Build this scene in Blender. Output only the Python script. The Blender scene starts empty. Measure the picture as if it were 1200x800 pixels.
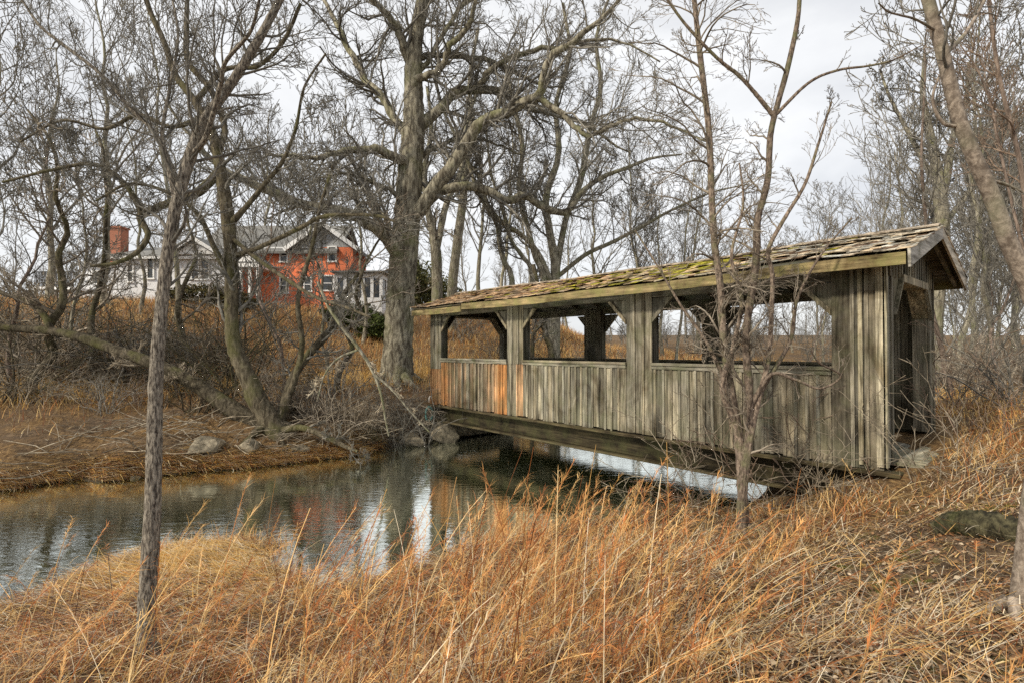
import bpy, math, random
import numpy as np
from mathutils import Vector, Matrix, Euler
PI = math.pi
scn = bpy.context.scene
COL = scn.collection
F = 600.0            # focal length in photo pixels (photo is 1200 px wide)
CZ = 1.6             # eye height
HOR = 409.0          # horizon row in the photo
rnd = random.Random(5)

def at(px, py, d):
    return np.array([(px-600)/F*d, d, CZ+(HOR-py)/F*d])

# ------------------------------------------------------------------ tagging
def tag(o, label=None, cat=None, group=None, kind=None):
    if label: o['label'] = label
    if cat: o['category'] = cat
    if group: o['group'] = group
    if kind: o['kind'] = kind
    return o
def empty(name, loc=(0,0,0), rz=0, label=None, cat=None, group=None):
    o = bpy.data.objects.new(name, None); COL.objects.link(o)
    o.location = loc; o.rotation_euler = (0,0,rz); o.empty_display_size = .2
    return tag(o, label, cat, group)
def link(name, me, parent=None, mat=None):
    o = bpy.data.objects.new(name, me); COL.objects.link(o)
    if parent: o.parent = parent
    if mat and not me.materials: me.materials.append(mat)
    return o
def dup(root, loc=None, rz=None, sc=None, label=None, group=None):
    r = root.copy(); COL.objects.link(r)
    if loc is not None: r.location = loc
    if rz is not None: r.rotation_euler = (0,0,rz)
    if sc is not None: r.scale = sc if hasattr(sc,'__len__') else (sc,sc,sc)
    if label: r['label'] = label
    if group: r['group'] = group
    for ch in list(root.children):
        c = ch.copy(); COL.objects.link(c); c.parent = r
        for g in ch.children:
            d = g.copy(); COL.objects.link(d); d.parent = c
    return r

# ------------------------------------------------------------------ mesh makers
def np_mesh(name, V, Fq, smooth=False, col=None, domain='POINT'):
    V = np.asarray(V, dtype=np.float32); Fq = np.asarray(Fq, dtype=np.int32)
    me = bpy.data.meshes.new(name)
    k = Fq.shape[1]
    me.vertices.add(len(V)); me.vertices.foreach_set('co', V.ravel())
    me.loops.add(len(Fq)*k); me.loops.foreach_set('vertex_index', Fq.ravel())
    me.polygons.add(len(Fq))
    me.polygons.foreach_set('loop_start', np.arange(0, len(Fq)*k, k, dtype=np.int32))
    try: me.polygons.foreach_set('loop_total', np.full(len(Fq), k, dtype=np.int32))
    except Exception: pass
    me.update(calc_edges=True)
    me.polygons.foreach_set('use_smooth', np.full(len(Fq), smooth, dtype=bool))
    if col is not None:
        a = me.attributes.new('col', 'FLOAT_COLOR', domain)
        c = np.ones((len(col),4), dtype=np.float32); c[:,:3] = col
        a.data.foreach_set('color', c.ravel())
    return me

class MB:
    """collects boxes and polygons with one colour per face, builds ONE mesh"""
    def __init__(s): s.v=[]; s.f=[]; s.c=[]
    def poly(s, pts, faces, col=(1,1,1)):
        n=len(s.v); s.v += [tuple(p) for p in pts]
        for f in faces: s.f.append([n+i for i in f]); s.c.append(col)
    def box(s, c, size, col=(1,1,1), rot=None, jit=0):
        hx,hy,hz = [x/2 for x in size]
        P=[]
        for x,y,z in ((-1,-1,-1),(1,-1,-1),(1,1,-1),(-1,1,-1),(-1,-1,1),(1,-1,1),(1,1,1),(-1,1,1)):
            p=Vector((x*hx+rnd.uniform(-jit,jit), y*hy+rnd.uniform(-jit,jit), z*hz+rnd.uniform(-jit,jit)))
            if rot is not None: p = rot @ p
            P.append((p.x+c[0], p.y+c[1], p.z+c[2]))
        s.poly(P, ((0,3,2,1),(4,5,6,7),(0,1,5,4),(1,2,6,5),(2,3,7,6),(3,0,4,7)), col)
    def bar(s, a, b, w, h, col=(1,1,1), up=(0,0,1)):
        """box from a to b, w wide sideways, h high"""
        a=Vector(a); b=Vector(b); y=(b-a); L=y.length; y.normalize()
        x=y.cross(Vector(up)).normalized(); z=x.cross(y)
        R=Matrix((x,y,z)).transposed()
        s.box((a+b)/2, (w,L,h), col, R)
    def prism(s, pts2, y0, y1, plane='xz', col=(1,1,1)):
        n=len(pts2)
        if plane=='xz': P=[(p[0],y0,p[1]) for p in pts2]+[(p[0],y1,p[1]) for p in pts2]
        elif plane=='yz': P=[(y0,p[0],p[1]) for p in pts2]+[(y1,p[0],p[1]) for p in pts2]
        else: P=[(p[0],p[1],y0) for p in pts2]+[(p[0],p[1],y1) for p in pts2]
        fs=[tuple(range(n))[::-1], tuple(range(n,2*n))]+[(i,(i+1)%n,n+(i+1)%n,n+i) for i in range(n)]
        s.poly(P, fs, col)
    def build(s, name, mat, parent=None, bevel=0, smooth=False):
        me=bpy.data.meshes.new(name); me.from_pydata(s.v,[],s.f); me.update()
        a=me.attributes.new('col','FLOAT_COLOR','FACE')
        a.data.foreach_set('color', [x for c in s.c for x in (*c[:3],1)])
        import bmesh
        bm=bmesh.new(); bm.from_mesh(me); bmesh.ops.recalc_face_normals(bm, faces=bm.faces); bm.to_mesh(me); bm.free()
        if smooth: me.polygons.foreach_set('use_smooth',[True]*len(me.polygons))
        o=link(name,me,parent,mat)
        if bevel:
            m=o.modifiers.new('bevel','BEVEL'); m.width=bevel; m.segments=1; m.limit_method='ANGLE'
        return o

# ------------------------------------------------------------------ tubes
def norm(a): return a/np.maximum(np.linalg.norm(a,axis=-1,keepdims=True),1e-9)
def tube_arrays(P, R, sides, rough=0.0, rng=None):
    """P (M,N,3), R (M,N) -> verts, quads"""
    M,N,_=P.shape
    T=np.empty_like(P); T[:,1:-1]=P[:,2:]-P[:,:-2]; T[:,0]=P[:,1]-P[:,0]; T[:,-1]=P[:,-1]-P[:,-2]
    T=norm(T); A=norm(T.mean(axis=1))
    ref=np.tile(np.array([0.,0,1]),(M,1)); ref[np.abs(A[:,2])>.8]=(1.,0,0)
    ref=np.broadcast_to(ref[:,None,:],P.shape)
    a=norm(np.cross(T,ref)); b=np.cross(T,a)
    th=np.arange(sides)*2*PI/sides
    rr=np.broadcast_to(R[:,:,None],(M,N,sides)).copy()
    if rough and rng is not None: rr*=1+rng.normal(0,rough,rr.shape)
    ring=P[:,:,None,:]+rr[...,None]*(np.cos(th)[None,None,:,None]*a[:,:,None,:]+np.sin(th)[None,None,:,None]*b[:,:,None,:])
    V=ring.reshape(-1,3)
    idx=np.arange(M*N*sides).reshape(M,N,sides)
    i0=idx[:,:-1,:]; i1=idx[:,1:,:]
    Fq=np.stack([i0,np.roll(i0,-1,axis=2),np.roll(i1,-1,axis=2),i1],axis=-1).reshape(-1,4)
    return V,Fq
def tubes(name, levels, mat, parent=None, rough=0.0, seed=0, smooth=True):
    """levels: list of (P,R,sides) -> ONE object"""
    rng=np.random.default_rng(seed)
    Vs=[];Fs=[];n=0
    for P,R,s in levels:
        v,f=tube_arrays(P,R,s,rough,rng); Vs.append(v); Fs.append(f+n); n+=len(v)
    me=np_mesh(name,np.concatenate(Vs),np.concatenate(Fs),smooth)
    return link(name,me,parent,mat)
def resample(pts, radii, N, rng=None, wig=0):
    pts=np.asarray(pts,float); radii=np.asarray(radii,float)
    # Catmull-Rom through pts
    n=len(pts); ext=np.vstack([2*pts[0]-pts[1],pts,2*pts[-1]-pts[-2]])
    u=np.linspace(0,n-1-1e-6,N); i=u.astype(int); t=(u-i)[:,None]
    p0,p1,p2,p3=ext[i],ext[i+1],ext[i+2],ext[i+3]
    q=.5*((2*p1)+(-p0+p2)*t+(2*p0-5*p1+4*p2-p3)*t**2+(-p0+3*p1-3*p2+p3)*t**3)
    r=radii[i]*(1-t[:,0])+radii[np.minimum(i+1,n-1)]*t[:,0]
    if rng is not None and wig: q[1:-1]+=rng.normal(0,1,(N-2,3))*wig
    return q,r
def spawn(rng, P, R, K, tr=(.2,1), ang=(30,65), ratio=.5, lmax=9, nseg=5, wig=.25, up=.05, rr=.6, tip=.35, rmin=.002, fall=.6, absl=None):
    M,N,_=P.shape
    t=(np.arange(K)[None,:]+rng.random((M,K)))/K; t=tr[0]+(tr[1]-tr[0])*t
    u=t*(N-1); i=np.minimum(u.astype(int),N-2); f=(u-i)[...,None]
    m=np.arange(M)[:,None]
    s=P[m,i]*(1-f)+P[m,i+1]*f
    T=norm(P[m,i+1]-P[m,i]); rad=R[m,i]*(1-f[...,0])+R[m,i+1]*f[...,0]
    L=np.linalg.norm(np.diff(P,axis=1),axis=2).sum(1)[:,None]
    rv=rng.normal(0,1,s.shape); perp=norm(rv-(rv*T).sum(-1,keepdims=True)*T)
    a=np.radians(rng.uniform(ang[0],ang[1],(M,K)))[...,None]
    d=T*np.cos(a)+perp*np.sin(a)
    if absl is not None: ln=rng.uniform(absl[0],absl[1],(M,K))*(1-fall*t)
    else: ln=np.minimum(L*ratio*(1-fall*t)*rng.uniform(.6,1.25,(M,K)),lmax)
    s=s.reshape(-1,3); d=d.reshape(-1,3); ln=ln.reshape(-1); r0=np.maximum((rad*rr*rng.uniform(.75,1.1,(M,K))).reshape(-1),rmin)
    Q=np.empty((len(s),nseg+1,3)); Q[:,0]=s
    upv=np.array([0,0,1.0])
    for k in range(nseg):
        d=norm(d+rng.normal(0,wig,d.shape)+up*upv)
        Q[:,k+1]=Q[:,k]+d*(ln/nseg)[:,None]
    tt=np.linspace(0,1,nseg+1)
    RR=np.maximum(r0[:,None]*(1-(1-tip)*tt[None,:]),rmin)
    return Q,RR

# ------------------------------------------------------------------ materials
def new_mat(name):
    m=bpy.data.materials.new(name); m.use_nodes=True
    nt=m.node_tree; b=nt.nodes['Principled BSDF']
    return m,nt,b
def nd(nt,t,**kw):
    n=nt.nodes.new(t)
    for k,v in kw.items():
        if k in n.inputs: n.inputs[k].default_value=v
        else: setattr(n,k,v)
    return n
def noise(nt,vec,scale,detail=4,rough=.55,dist=0):
    n=nd(nt,'ShaderNodeTexNoise'); n.inputs['Scale'].default_value=scale; n.inputs['Detail'].default_value=detail
    n.inputs['Roughness'].default_value=rough; n.inputs['Distortion'].default_value=dist
    if vec is not None: nt.links.new(vec,n.inputs['Vector'])
    return n
def ramp(nt,fac,stops,interp='LINEAR'):
    r=nd(nt,'ShaderNodeValToRGB'); cr=r.color_ramp; cr.interpolation=interp
    while len(cr.elements)<len(stops): cr.elements.new(.5)
    for e,(p,c) in zip(cr.elements,stops):
        e.position=p; e.color=(*c,1) if len(c)==3 else c
    nt.links.new(fac,r.inputs['Fac']); return r
def mix(nt,a,b,fac,mode='MIX'):
    n=nd(nt,'ShaderNodeMix',data_type='RGBA',blend_type=mode)
    for sock,v in ((n.inputs[6],a),(n.inputs[7],b),(n.inputs[0],fac)):
        if hasattr(v,'is_linked') or hasattr(v,'links'): nt.links.new(v,sock)
        else: sock.default_value=(*v,1) if isinstance(v,tuple) else v
    return n.outputs[2]
def mapping(nt,vec,scale,loc=(0,0,0)):
    m=nd(nt,'ShaderNodeMapping'); m.inputs['Scale'].default_value=scale; m.inputs['Location'].default_value=loc
    nt.links.new(vec,m.inputs['Vector']); return m.outputs[0]
def bump(nt,h,b,strength=.5,dist=.02):
    n=nd(nt,'ShaderNodeBump'); n.inputs['Strength'].default_value=strength; n.inputs['Distance'].default_value=dist
    nt.links.new(h,n.inputs['Height']); nt.links.new(n.outputs[0],b.inputs['Normal']); return n

def bark_mat(name, dark, light, zs=.18, scale=14, bstr=.8, bd=.02, moss=None):
    m,nt,b=new_mat(name)
    tc=nd(nt,'ShaderNodeTexCoord')
    v=mapping(nt,tc.outputs['Object'],(1,1,zs))
    n=noise(nt,v,scale,6,.65,.4); n2=noise(nt,tc.outputs['Object'],scale*.12,3)
    r=ramp(nt,n.outputs['Fac'],[(.38,dark),(.5,tuple((x+y)/2.2 for x,y in zip(dark,light))),(.62,light)])
    oi=nd(nt,'ShaderNodeObjectInfo')
    br=nd(nt,'ShaderNodeMapRange'); nt.links.new(oi.outputs['Random'],br.inputs[0]); br.inputs[3].default_value=.8; br.inputs[4].default_value=1.25
    c=mix(nt,r.outputs[0],(.5,.5,.5),0.0)
    mulv=nd(nt,'ShaderNodeVectorMath',operation='SCALE'); nt.links.new(c,mulv.inputs[0]); nt.links.new(br.outputs[0],mulv.inputs['Scale'])
    c=mulv.outputs[0]
    if moss:
        mr=ramp(nt,n2.outputs['Fac'],[(.5,(0,0,0)),(.66,(1,1,1))])
        sc=nd(nt,'ShaderNodeMath',operation='MULTIPLY'); nt.links.new(mr.outputs[0],sc.inputs[0]); sc.inputs[1].default_value=.55
        c=mix(nt,c,moss,sc.outputs[0])
    nt.links.new(c,b.inputs['Base Color']); b.inputs['Roughness'].default_value=.95
    b.inputs['Specular IOR Level'].default_value=.15
    if bstr: bump(nt,n.outputs['Fac'],b,bstr,bd)
    return m
M={}
M['oak']=bark_mat('oak_bark',(.07,.058,.042),(.36,.33,.25),.25,9,1,.05,(.16,.17,.07))
M['mosslog']=bark_mat('mossy_log_bark',(.02,.018,.012),(.10,.09,.05),.6,18,1,.03,(.07,.085,.02))
M['grey']=bark_mat('grey_bark',(.11,.095,.07),(.38,.35,.27),.2,16,.8,.02,(.17,.18,.08))
M['furrow']=bark_mat('furrowed_bark',(.045,.036,.03),(.36,.32,.26),.22,75,1,.012)
M['stemgrey']=bark_mat('stem_bark',(.065,.048,.038),(.28,.22,.17),.35,45,1,.01,(.14,.15,.07))
M['twigmid']=bark_mat('mid_twig_bark',(.10,.08,.06),(.36,.31,.245),1,5,0)
M['darkbark']=bark_mat('dark_bark',(.035,.028,.018),(.13,.11,.075),.3,14,.8,.03,(.09,.09,.03))
M['smooth']=bark_mat('smooth_bark',(.12,.095,.075),(.34,.285,.23),.8,26,.8,.008,(.2,.2,.13))
M['redbark']=bark_mat('reddish_bark',(.10,.075,.06),(.27,.21,.17),.3,20,.6,.01)
M['twig']=bark_mat('twig_bark',(.095,.088,.074),(.255,.238,.205),1,7,0)
M['twigred']=bark_mat('reddish_twig_bark',(.12,.085,.06),(.27,.20,.15),1,12,0)
M['twigpale']=bark_mat('pale_twig_bark',(.15,.12,.085),(.42,.36,.27),1,6,0)

def wood_mat(name, axis, base=((.10,.092,.078),(.30,.28,.24)), mosscol=(.10,.115,.05), mossamt=.5, sat=1, rough=.9):
    m,nt,b=new_mat(name)
    tc=nd(nt,'ShaderNodeTexCoord'); at_=nd(nt,'ShaderNodeAttribute'); at_.attribute_name='col'
    s=[38,38,38]; s[axis]=1.6
    v=mapping(nt,tc.outputs['Object'],tuple(s))
    # shift grain per board
    sh=nd(nt,'ShaderNodeVectorMath',operation='MULTIPLY_ADD'); nt.links.new(at_.outputs['Color'],sh.inputs[0]); sh.inputs[1].default_value=(37,11,23); nt.links.new(v,sh.inputs[2])
    n=noise(nt,sh.outputs[0],1,5,.62,.3)
    s2=[11,11,11]; s2[axis]=1.3
    n2=noise(nt,mapping(nt,tc.outputs['Object'],tuple(s2)),1,5,.6)
    r=ramp(nt,n.outputs['Fac'],[(.3,base[0]),(.7,base[1])])
    c=mix(nt,r.outputs[0],at_.outputs['Color'],1.0,'MULTIPLY')
    st=ramp(nt,n2.outputs['Fac'],[(.34,(.38,.37,.33)),(.47,(.88,.88,.84)),(.56,(1.05,1.05,1.0)),(.68,(1.55,1.54,1.45))])
    c=mix(nt,c,st.outputs[0],1.0,'MULTIPLY')
    n4=noise(nt,mapping(nt,tc.outputs['Object'],(1.6,1.6,1.1)),1,5,.65,.8)
    st2=ramp(nt,n4.outputs['Fac'],[(.35,(.5,.46,.40)),(.5,(1,1,1)),(.66,(1.3,1.27,1.2))])
    c=mix(nt,c,st2.outputs[0],1.0,'MULTIPLY')
    n3=noise(nt,tc.outputs['Object'],2.3,6,.7)
    mr=ramp(nt,n3.outputs['Fac'],[(.46,(0,0,0)),(.62,(1,1,1))])
    k=nd(nt,'ShaderNodeMath',operation='MULTIPLY'); nt.links.new(mr.outputs[0],k.inputs[0]); k.inputs[1].default_value=mossamt
    c=mix(nt,c,mosscol,k.outputs[0])
    nt.links.new(c,b.inputs['Base Color']); b.inputs['Roughness'].default_value=rough
    b.inputs['Specular IOR Level'].default_value=.2
    bump(nt,n.outputs['Fac'],b,.7,.006)
    return m
M['boards_v']=wood_mat('weathered_boards_upright',2,((.048,.043,.034),(.275,.258,.218)),(.105,.11,.058),.38)
M['boards_y']=wood_mat('weathered_boards_lengthwise',1)
M['boards_x']=wood_mat('weathered_boards_crosswise',0)
M['fascia']=wood_mat('mossy_fascia_wood',1,((.10,.075,.04),(.36,.285,.155)),(.20,.19,.07),.75)
M['pale_x']=wood_mat('bleached_wood',0,((.26,.25,.24),(.52,.50,.47)),(.16,.17,.12),.3)
M['dark_y']=wood_mat('dark_girder_wood',1,((.022,.019,.013),(.11,.095,.062)),(.075,.08,.03),.3)  # very dark brown wood with a little moss, for girders and ledgers
M['shake']=wood_mat('cedar_shake',0,((.20,.17,.145),(.50,.45,.39)),(.17,.16,.05),.0)

def col_mat(name, rough=.9, var=.25, trans=0, scale=30, spec=.2):
    m,nt,b=new_mat(name)
    at_=nd(nt,'ShaderNodeAttribute'); at_.attribute_name='col'
    tc=nd(nt,'ShaderNodeTexCoord')
    n=noise(nt,tc.outputs['Object'],scale,3)
    r=ramp(nt,n.outputs['Fac'],[(.3,(1-var,)*3),(.7,(1+var,)*3)])
    c=mix(nt,at_.outputs['Color'],r.outputs[0],1.0,'MULTIPLY')
    nt.links.new(c,b.inputs['Base Color']); b.inputs['Roughness'].default_value=rough
    b.inputs['Specular IOR Level'].default_value=spec
    if trans:
        tr=nd(nt,'ShaderNodeBsdfTranslucent'); nt.links.new(c,tr.inputs[0])
        ms=nd(nt,'ShaderNodeMixShader'); ms.inputs[0].default_value=trans
        nt.links.new(b.outputs[0],ms.inputs[1]); nt.links.new(tr.outputs[0],ms.inputs[2])
        nt.links.new(ms.outputs[0],nt.nodes['Material Output'].inputs['Surface'])
    return m
M['blade']=col_mat('dry_grass_blades',.75,.2,.3,12)
M['paint']=col_mat('painted_surface',.6,.06,0,3)
M['leaf']=col_mat('fallen_leaf',.8,.2,.1,40)

# ------------------------------------------------------------------ stream and terrain
NB=np.array([(-60,-14),(-30,-4),(-12,1.0),(-7,3.0),(-5.6,4.1),(-4.9,4.9),(-4.6,5.8),(-4.24,6.3),(-3.5,6.72),(-2.95,6.5),(-2.55,5.75),(-1.95,5.35),(-.95,5.95),(-.43,6.5),(.24,7.0),(1.27,7.6),(2.6,7.9),(3.5,8.15),(5.2,9.4),(8,12),(12,16),(22,24),(45,36),(90,60)],float)
FB=np.array([(-60,-3),(-30,4.8),(-14,8.2),(-9.04,9.0),(-8.28,9.85),(-6.85,10.2),(-5.4,10.8),(-3.97,11.9),(-3.2,12.9),(-2.3,14.3),(-.5,16.2),(3,19.5),(8,23),(15,28.5),(25,34),(45,46),(90,72)],float)
def ragged(L,x0,x1,step,amp,seed):
    rg_=np.random.default_rng(seed); out=[L[0]]
    for a,b in zip(L[:-1],L[1:]):
        if a[0]>x0 and b[0]<x1:
            n=max(1,int(np.hypot(*(b-a))/step)); nrm=np.array([-(b-a)[1],(b-a)[0]])/np.hypot(*(b-a))
            for k in range(1,n): out.append(a+(b-a)*k/n+nrm*rg_.normal(0,amp))
            out.append(b+nrm*rg_.normal(0,amp*.5))
        else: out.append(b)
    return np.array(out)
NB=ragged(NB,-8,6,.3,.075,4); FB=ragged(FB,-14,0,.4,.12,6)
def dseg(x,y,L):
    d=np.full(np.shape(x),1e9)
    for (ax,ay),(bx,by) in zip(L[:-1],L[1:]):
        vx,vy=bx-ax,by-ay; t=np.clip(((x-ax)*vx+(y-ay)*vy)/(vx*vx+vy*vy),0,1)
        d=np.minimum(d,np.hypot(x-ax-t*vx,y-ay-t*vy))
    return d
POLY=np.vstack([NB,FB[::-1]])
def inside(x,y):
    c=np.zeros(np.shape(x),bool); n=len(POLY)
    for i in range(n):
        x1,y1=POLY[i]; x2,y2=POLY[(i+1)%n]
        if y1==y2: continue
        c^=((y1>y)!=(y2>y))&(x<(x2-x1)*(y-y1)/(y2-y1)+x1)
    return c
def ss(a,b,x): t=np.clip((x-a)/(b-a),0,1); return t*t*(3-2*t)
_r=np.random.default_rng(3); _K=[(_r.uniform(0,2*PI),_r.uniform(0,6.28)) for _ in range(30)]
def wave(x,y,scale,n=8,o=0):
    s=0
    for k in range(n):
        a,p=_K[(k+o)%30]; f=(1+.37*k)/scale
        s=s+np.sin((x*math.cos(a)+y*math.sin(a))*f+p)/(1+.3*k)
    return s/n*1.6
def H(x,y):
    x=np.asarray(x,float); y=np.asarray(y,float)
    dn=dseg(x,y,NB); df=dseg(x,y,FB); ins=inside(x,y)
    wob=1+.35*wave(x,y,.7,6,3)
    k=ss(2.6,5.2,x)
    gentle=-.9+.06*ss(0,.3,dn)+.86*ss(.3,5.8,dn*wob); steep=-.9+.95*(1-np.exp(-dn*wob/.9))
    zn=gentle*(1-k)+steep*k
    zn+= .22*ss(3.6,5.6,x)*ss(4,6.5,y) + .32*ss(8,13,x*.754+y*.656) + .3*ss(14,30,x*.754+y*.656)+.06*ss(0,-4,y)
    mound=.22*np.exp(-((x-4.6)**2/.5+(y-4.4)**2/.18))
    zn+=mound
    zf=-.9+1.0*(1-np.exp(-df*wob/1.1))+.35*ss(1.5,6,df)
    amp=3.6-2.9*ss(-1,9,x)
    zf+=amp*ss(5.5,21-6*ss(-4,1,x),df)+.6*ss(20,30,df)*ss(5,0,x)+1.6*np.exp(-((x+1.2)**2/14+(y-31)**2/40))
    far=.028*np.maximum(y-20,0)+.0*x
    zf=np.maximum(zf,0)*1.0+np.minimum(zf,0)+ far*ss(4,20,df)*np.where(x<0,.3,1)
    near=dn<df
    z=np.where(near,zn,zf)
    z=z+ (.05*wave(x,y,.45,8)+.03*wave(x,y,.16,8,5))*ss(0,.8,np.minimum(dn,df))
    zi=-.9-np.minimum(.55,.45*np.minimum(dn,df))
    return np.where(ins,zi,z)
def G(px,py,d0=1.5,d1=60):
    d=np.geomspace(d0,d1,1500); x=(px-600)/F*d; z=CZ+(HOR-py)/F*d
    below=H(x,d)>=z; i=int(np.argmax(below)) if below.any() else len(d)-1
    return np.array([x[i],d[i],float(H(x[i],d[i]))])

def grid_axis(lo,hi,flo,fhi,step,grow=1.18):
    a=list(np.arange(flo,fhi+1e-6,step)); s=step
    while a[-1]<hi: s*=grow; a.append(a[-1]+s)
    s=step; b=[flo]
    while b[-1]>lo: s*=grow; b.append(b[-1]-s)
    return np.array(b[:0:-1]+a)
gx=grid_axis(-900,900,-11,12,.11,1.06); gy=grid_axis(-300,1500,1.0,22,.11,1.06)
X,Y=np.meshgrid(gx,gy); Z=H(X,Y)
Vt=np.stack([X,Y,Z],-1).reshape(-1,3); nx,ny=len(gx),len(gy)
ii=np.arange(nx*ny).reshape(ny,nx)
Ft=np.stack([ii[:-1,:-1],ii[:-1,1:],ii[1:,1:],ii[1:,:-1]],-1).reshape(-1,4)
# soil, litter, moss, straw painted as real surface cover (mask in attribute)
def cover(x,y):
    litter=ss(.7,1.7,x+.25*wave(x,y,.6,6,9))*ss(6.0,4.9,y+.3*wave(x,y,.5,6,4))*ss(5.6,4.2,x-.35*y+1)  # bare leafy floor, lower right
    return litter
lit=cover(Vt[:,0],Vt[:,1])
dmin=np.minimum(dseg(Vt[:,0],Vt[:,1],NB),dseg(Vt[:,0],Vt[:,1],FB))
wet=np.clip(1-dmin/ (0.7),0,1)*(Vt[:,2]<-.2)
fardist=dseg(Vt[:,0],Vt[:,1],FB)
m,nt,b=new_mat('ground_cover')
tc=nd(nt,'ShaderNodeTexCoord'); at_=nd(nt,'ShaderNodeAttribute'); at_.attribute_name='col'
sep=nd(nt,'ShaderNodeSeparateColor'); nt.links.new(at_.outputs['Color'],sep.inputs[0])
o_=tc.outputs['Object']
na=noise(nt,o_,.8,8,.65); nb=noise(nt,o_,9,8,.7); nc=noise(nt,mapping(nt,o_,(30,9,20)),1,6,.7,.6); ne=noise(nt,o_,2.1,5,.6)
thatch=ramp(nt,nc.outputs['Fac'],[(.3,(.03,.018,.01)),(.47,(.12,.07,.03)),(.62,(.30,.19,.08)),(.78,(.50,.36,.18))])
soil=ramp(nt,nb.outputs['Fac'],[(.3,(.035,.025,.017)),(.5,(.10,.07,.045)),(.66,(.20,.14,.085)),(.8,(.36,.28,.19))])
patch=ramp(nt,na.outputs['Fac'],[(.38,(0,0,0)),(.6,(1,1,1))])
c=mix(nt,soil.outputs[0],thatch.outputs[0],patch.outputs[0])
c=mix(nt,c,soil.outputs[0],sep.outputs[0])
ms=ramp(nt,ne.outputs['Fac'],[(.57,(0,0,0)),(.68,(1,1,1))])
mm=nd(nt,'ShaderNodeMath',operation='MULTIPLY'); nt.links.new(ms.outputs[0],mm.inputs[0]); nt.links.new(sep.outputs[0],mm.inputs[1])
c=mix(nt,c,(.13,.13,.025),mm.outputs[0])
c=mix(nt,c,(.045,.036,.024),sep.outputs[1])
nt.links.new(c,b.inputs['Base Color']); b.inputs['Roughness'].default_value=.95; b.inputs['Specular IOR Level'].default_value=.15
bump(nt,nb.outputs['Fac'],b,1,.05)
M['ground']=m
ground=link('ground',np_mesh('ground',Vt,Ft,True,np.stack([lit,wet,lit*0],-1)),None,M['ground'])
tag(ground,kind='structure')

# water
m,nt,b=new_mat('creek_water')
tc=nd(nt,'ShaderNodeTexCoord'); v=mapping(nt,tc.outputs['Object'],(1.0,2.6,1))
n1=noise(nt,v,3.2,4,.55,.8); n2=noise(nt,v,14,3,.5,.4)
ad=nd(nt,'ShaderNodeMath',operation='MULTIPLY_ADD'); nt.links.new(n2.outputs['Fac'],ad.inputs[0]); ad.inputs[1].default_value=.10; nt.links.new(n1.outputs['Fac'],ad.inputs[2])
b.inputs['Base Color'].default_value=(.028,.042,.010,1); b.inputs['Roughness'].default_value=.03
b.inputs['IOR'].default_value=2.3; b.inputs['Specular IOR Level'].default_value=.5
bp=bump(nt,ad.outputs[0],b,.06,.05)
gl=nd(nt,'ShaderNodeBsdfGlossy'); gl.inputs['Roughness'].default_value=.03; gl.inputs['Color'].default_value=(.95,1,.95,1); nt.links.new(bp.outputs[0],gl.inputs['Normal'])
fr=nd(nt,'ShaderNodeFresnel'); fr.inputs['IOR'].default_value=1.7; nt.links.new(bp.outputs[0],fr.inputs['Normal'])
mr=nd(nt,'ShaderNodeMapRange'); nt.links.new(fr.outputs[0],mr.inputs[0]); mr.inputs[1].default_value=.05; mr.inputs[2].default_value=.5; mr.inputs[3].default_value=.8; mr.inputs[4].default_value=.95
mx=nd(nt,'ShaderNodeMixShader'); nt.links.new(mr.outputs[0],mx.inputs[0]); nt.links.new(b.outputs[0],mx.inputs[1]); nt.links.new(gl.outputs[0],mx.inputs[2]); nt.links.new(mx.outputs[0],nt.nodes['Material Output'].inputs['Surface'])
WL=-.9
wv=[(x,y,WL+.004) for x,y in NB]+[(x,y,WL+.004) for x,y in FB]
# wide strip following the creek, slightly overlapping the banks
L=40; Wx=[]
def along(Lp,n):
    s=np.r_[0,np.cumsum(np.hypot(*np.diff(Lp,axis=0).T))]; u=np.linspace(0,s[-1],n)
    return np.stack([np.interp(u,s,Lp[:,0]),np.interp(u,s,Lp[:,1])],1)
a_=along(NB,160); f_=along(FB,160); dv=norm(f_-a_); a2=a_-dv*1.0; f2=f_+dv*1.0
wv=np.vstack([np.c_[a2,np.full(160,WL)],np.c_[f2,np.full(160,WL)]])
wf=[(i,i+1,160+i+1,160+i) for i in range(159)]
water=link('water',np_mesh('water',wv,wf,True),None,m); tag(water,kind='structure')

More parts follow.
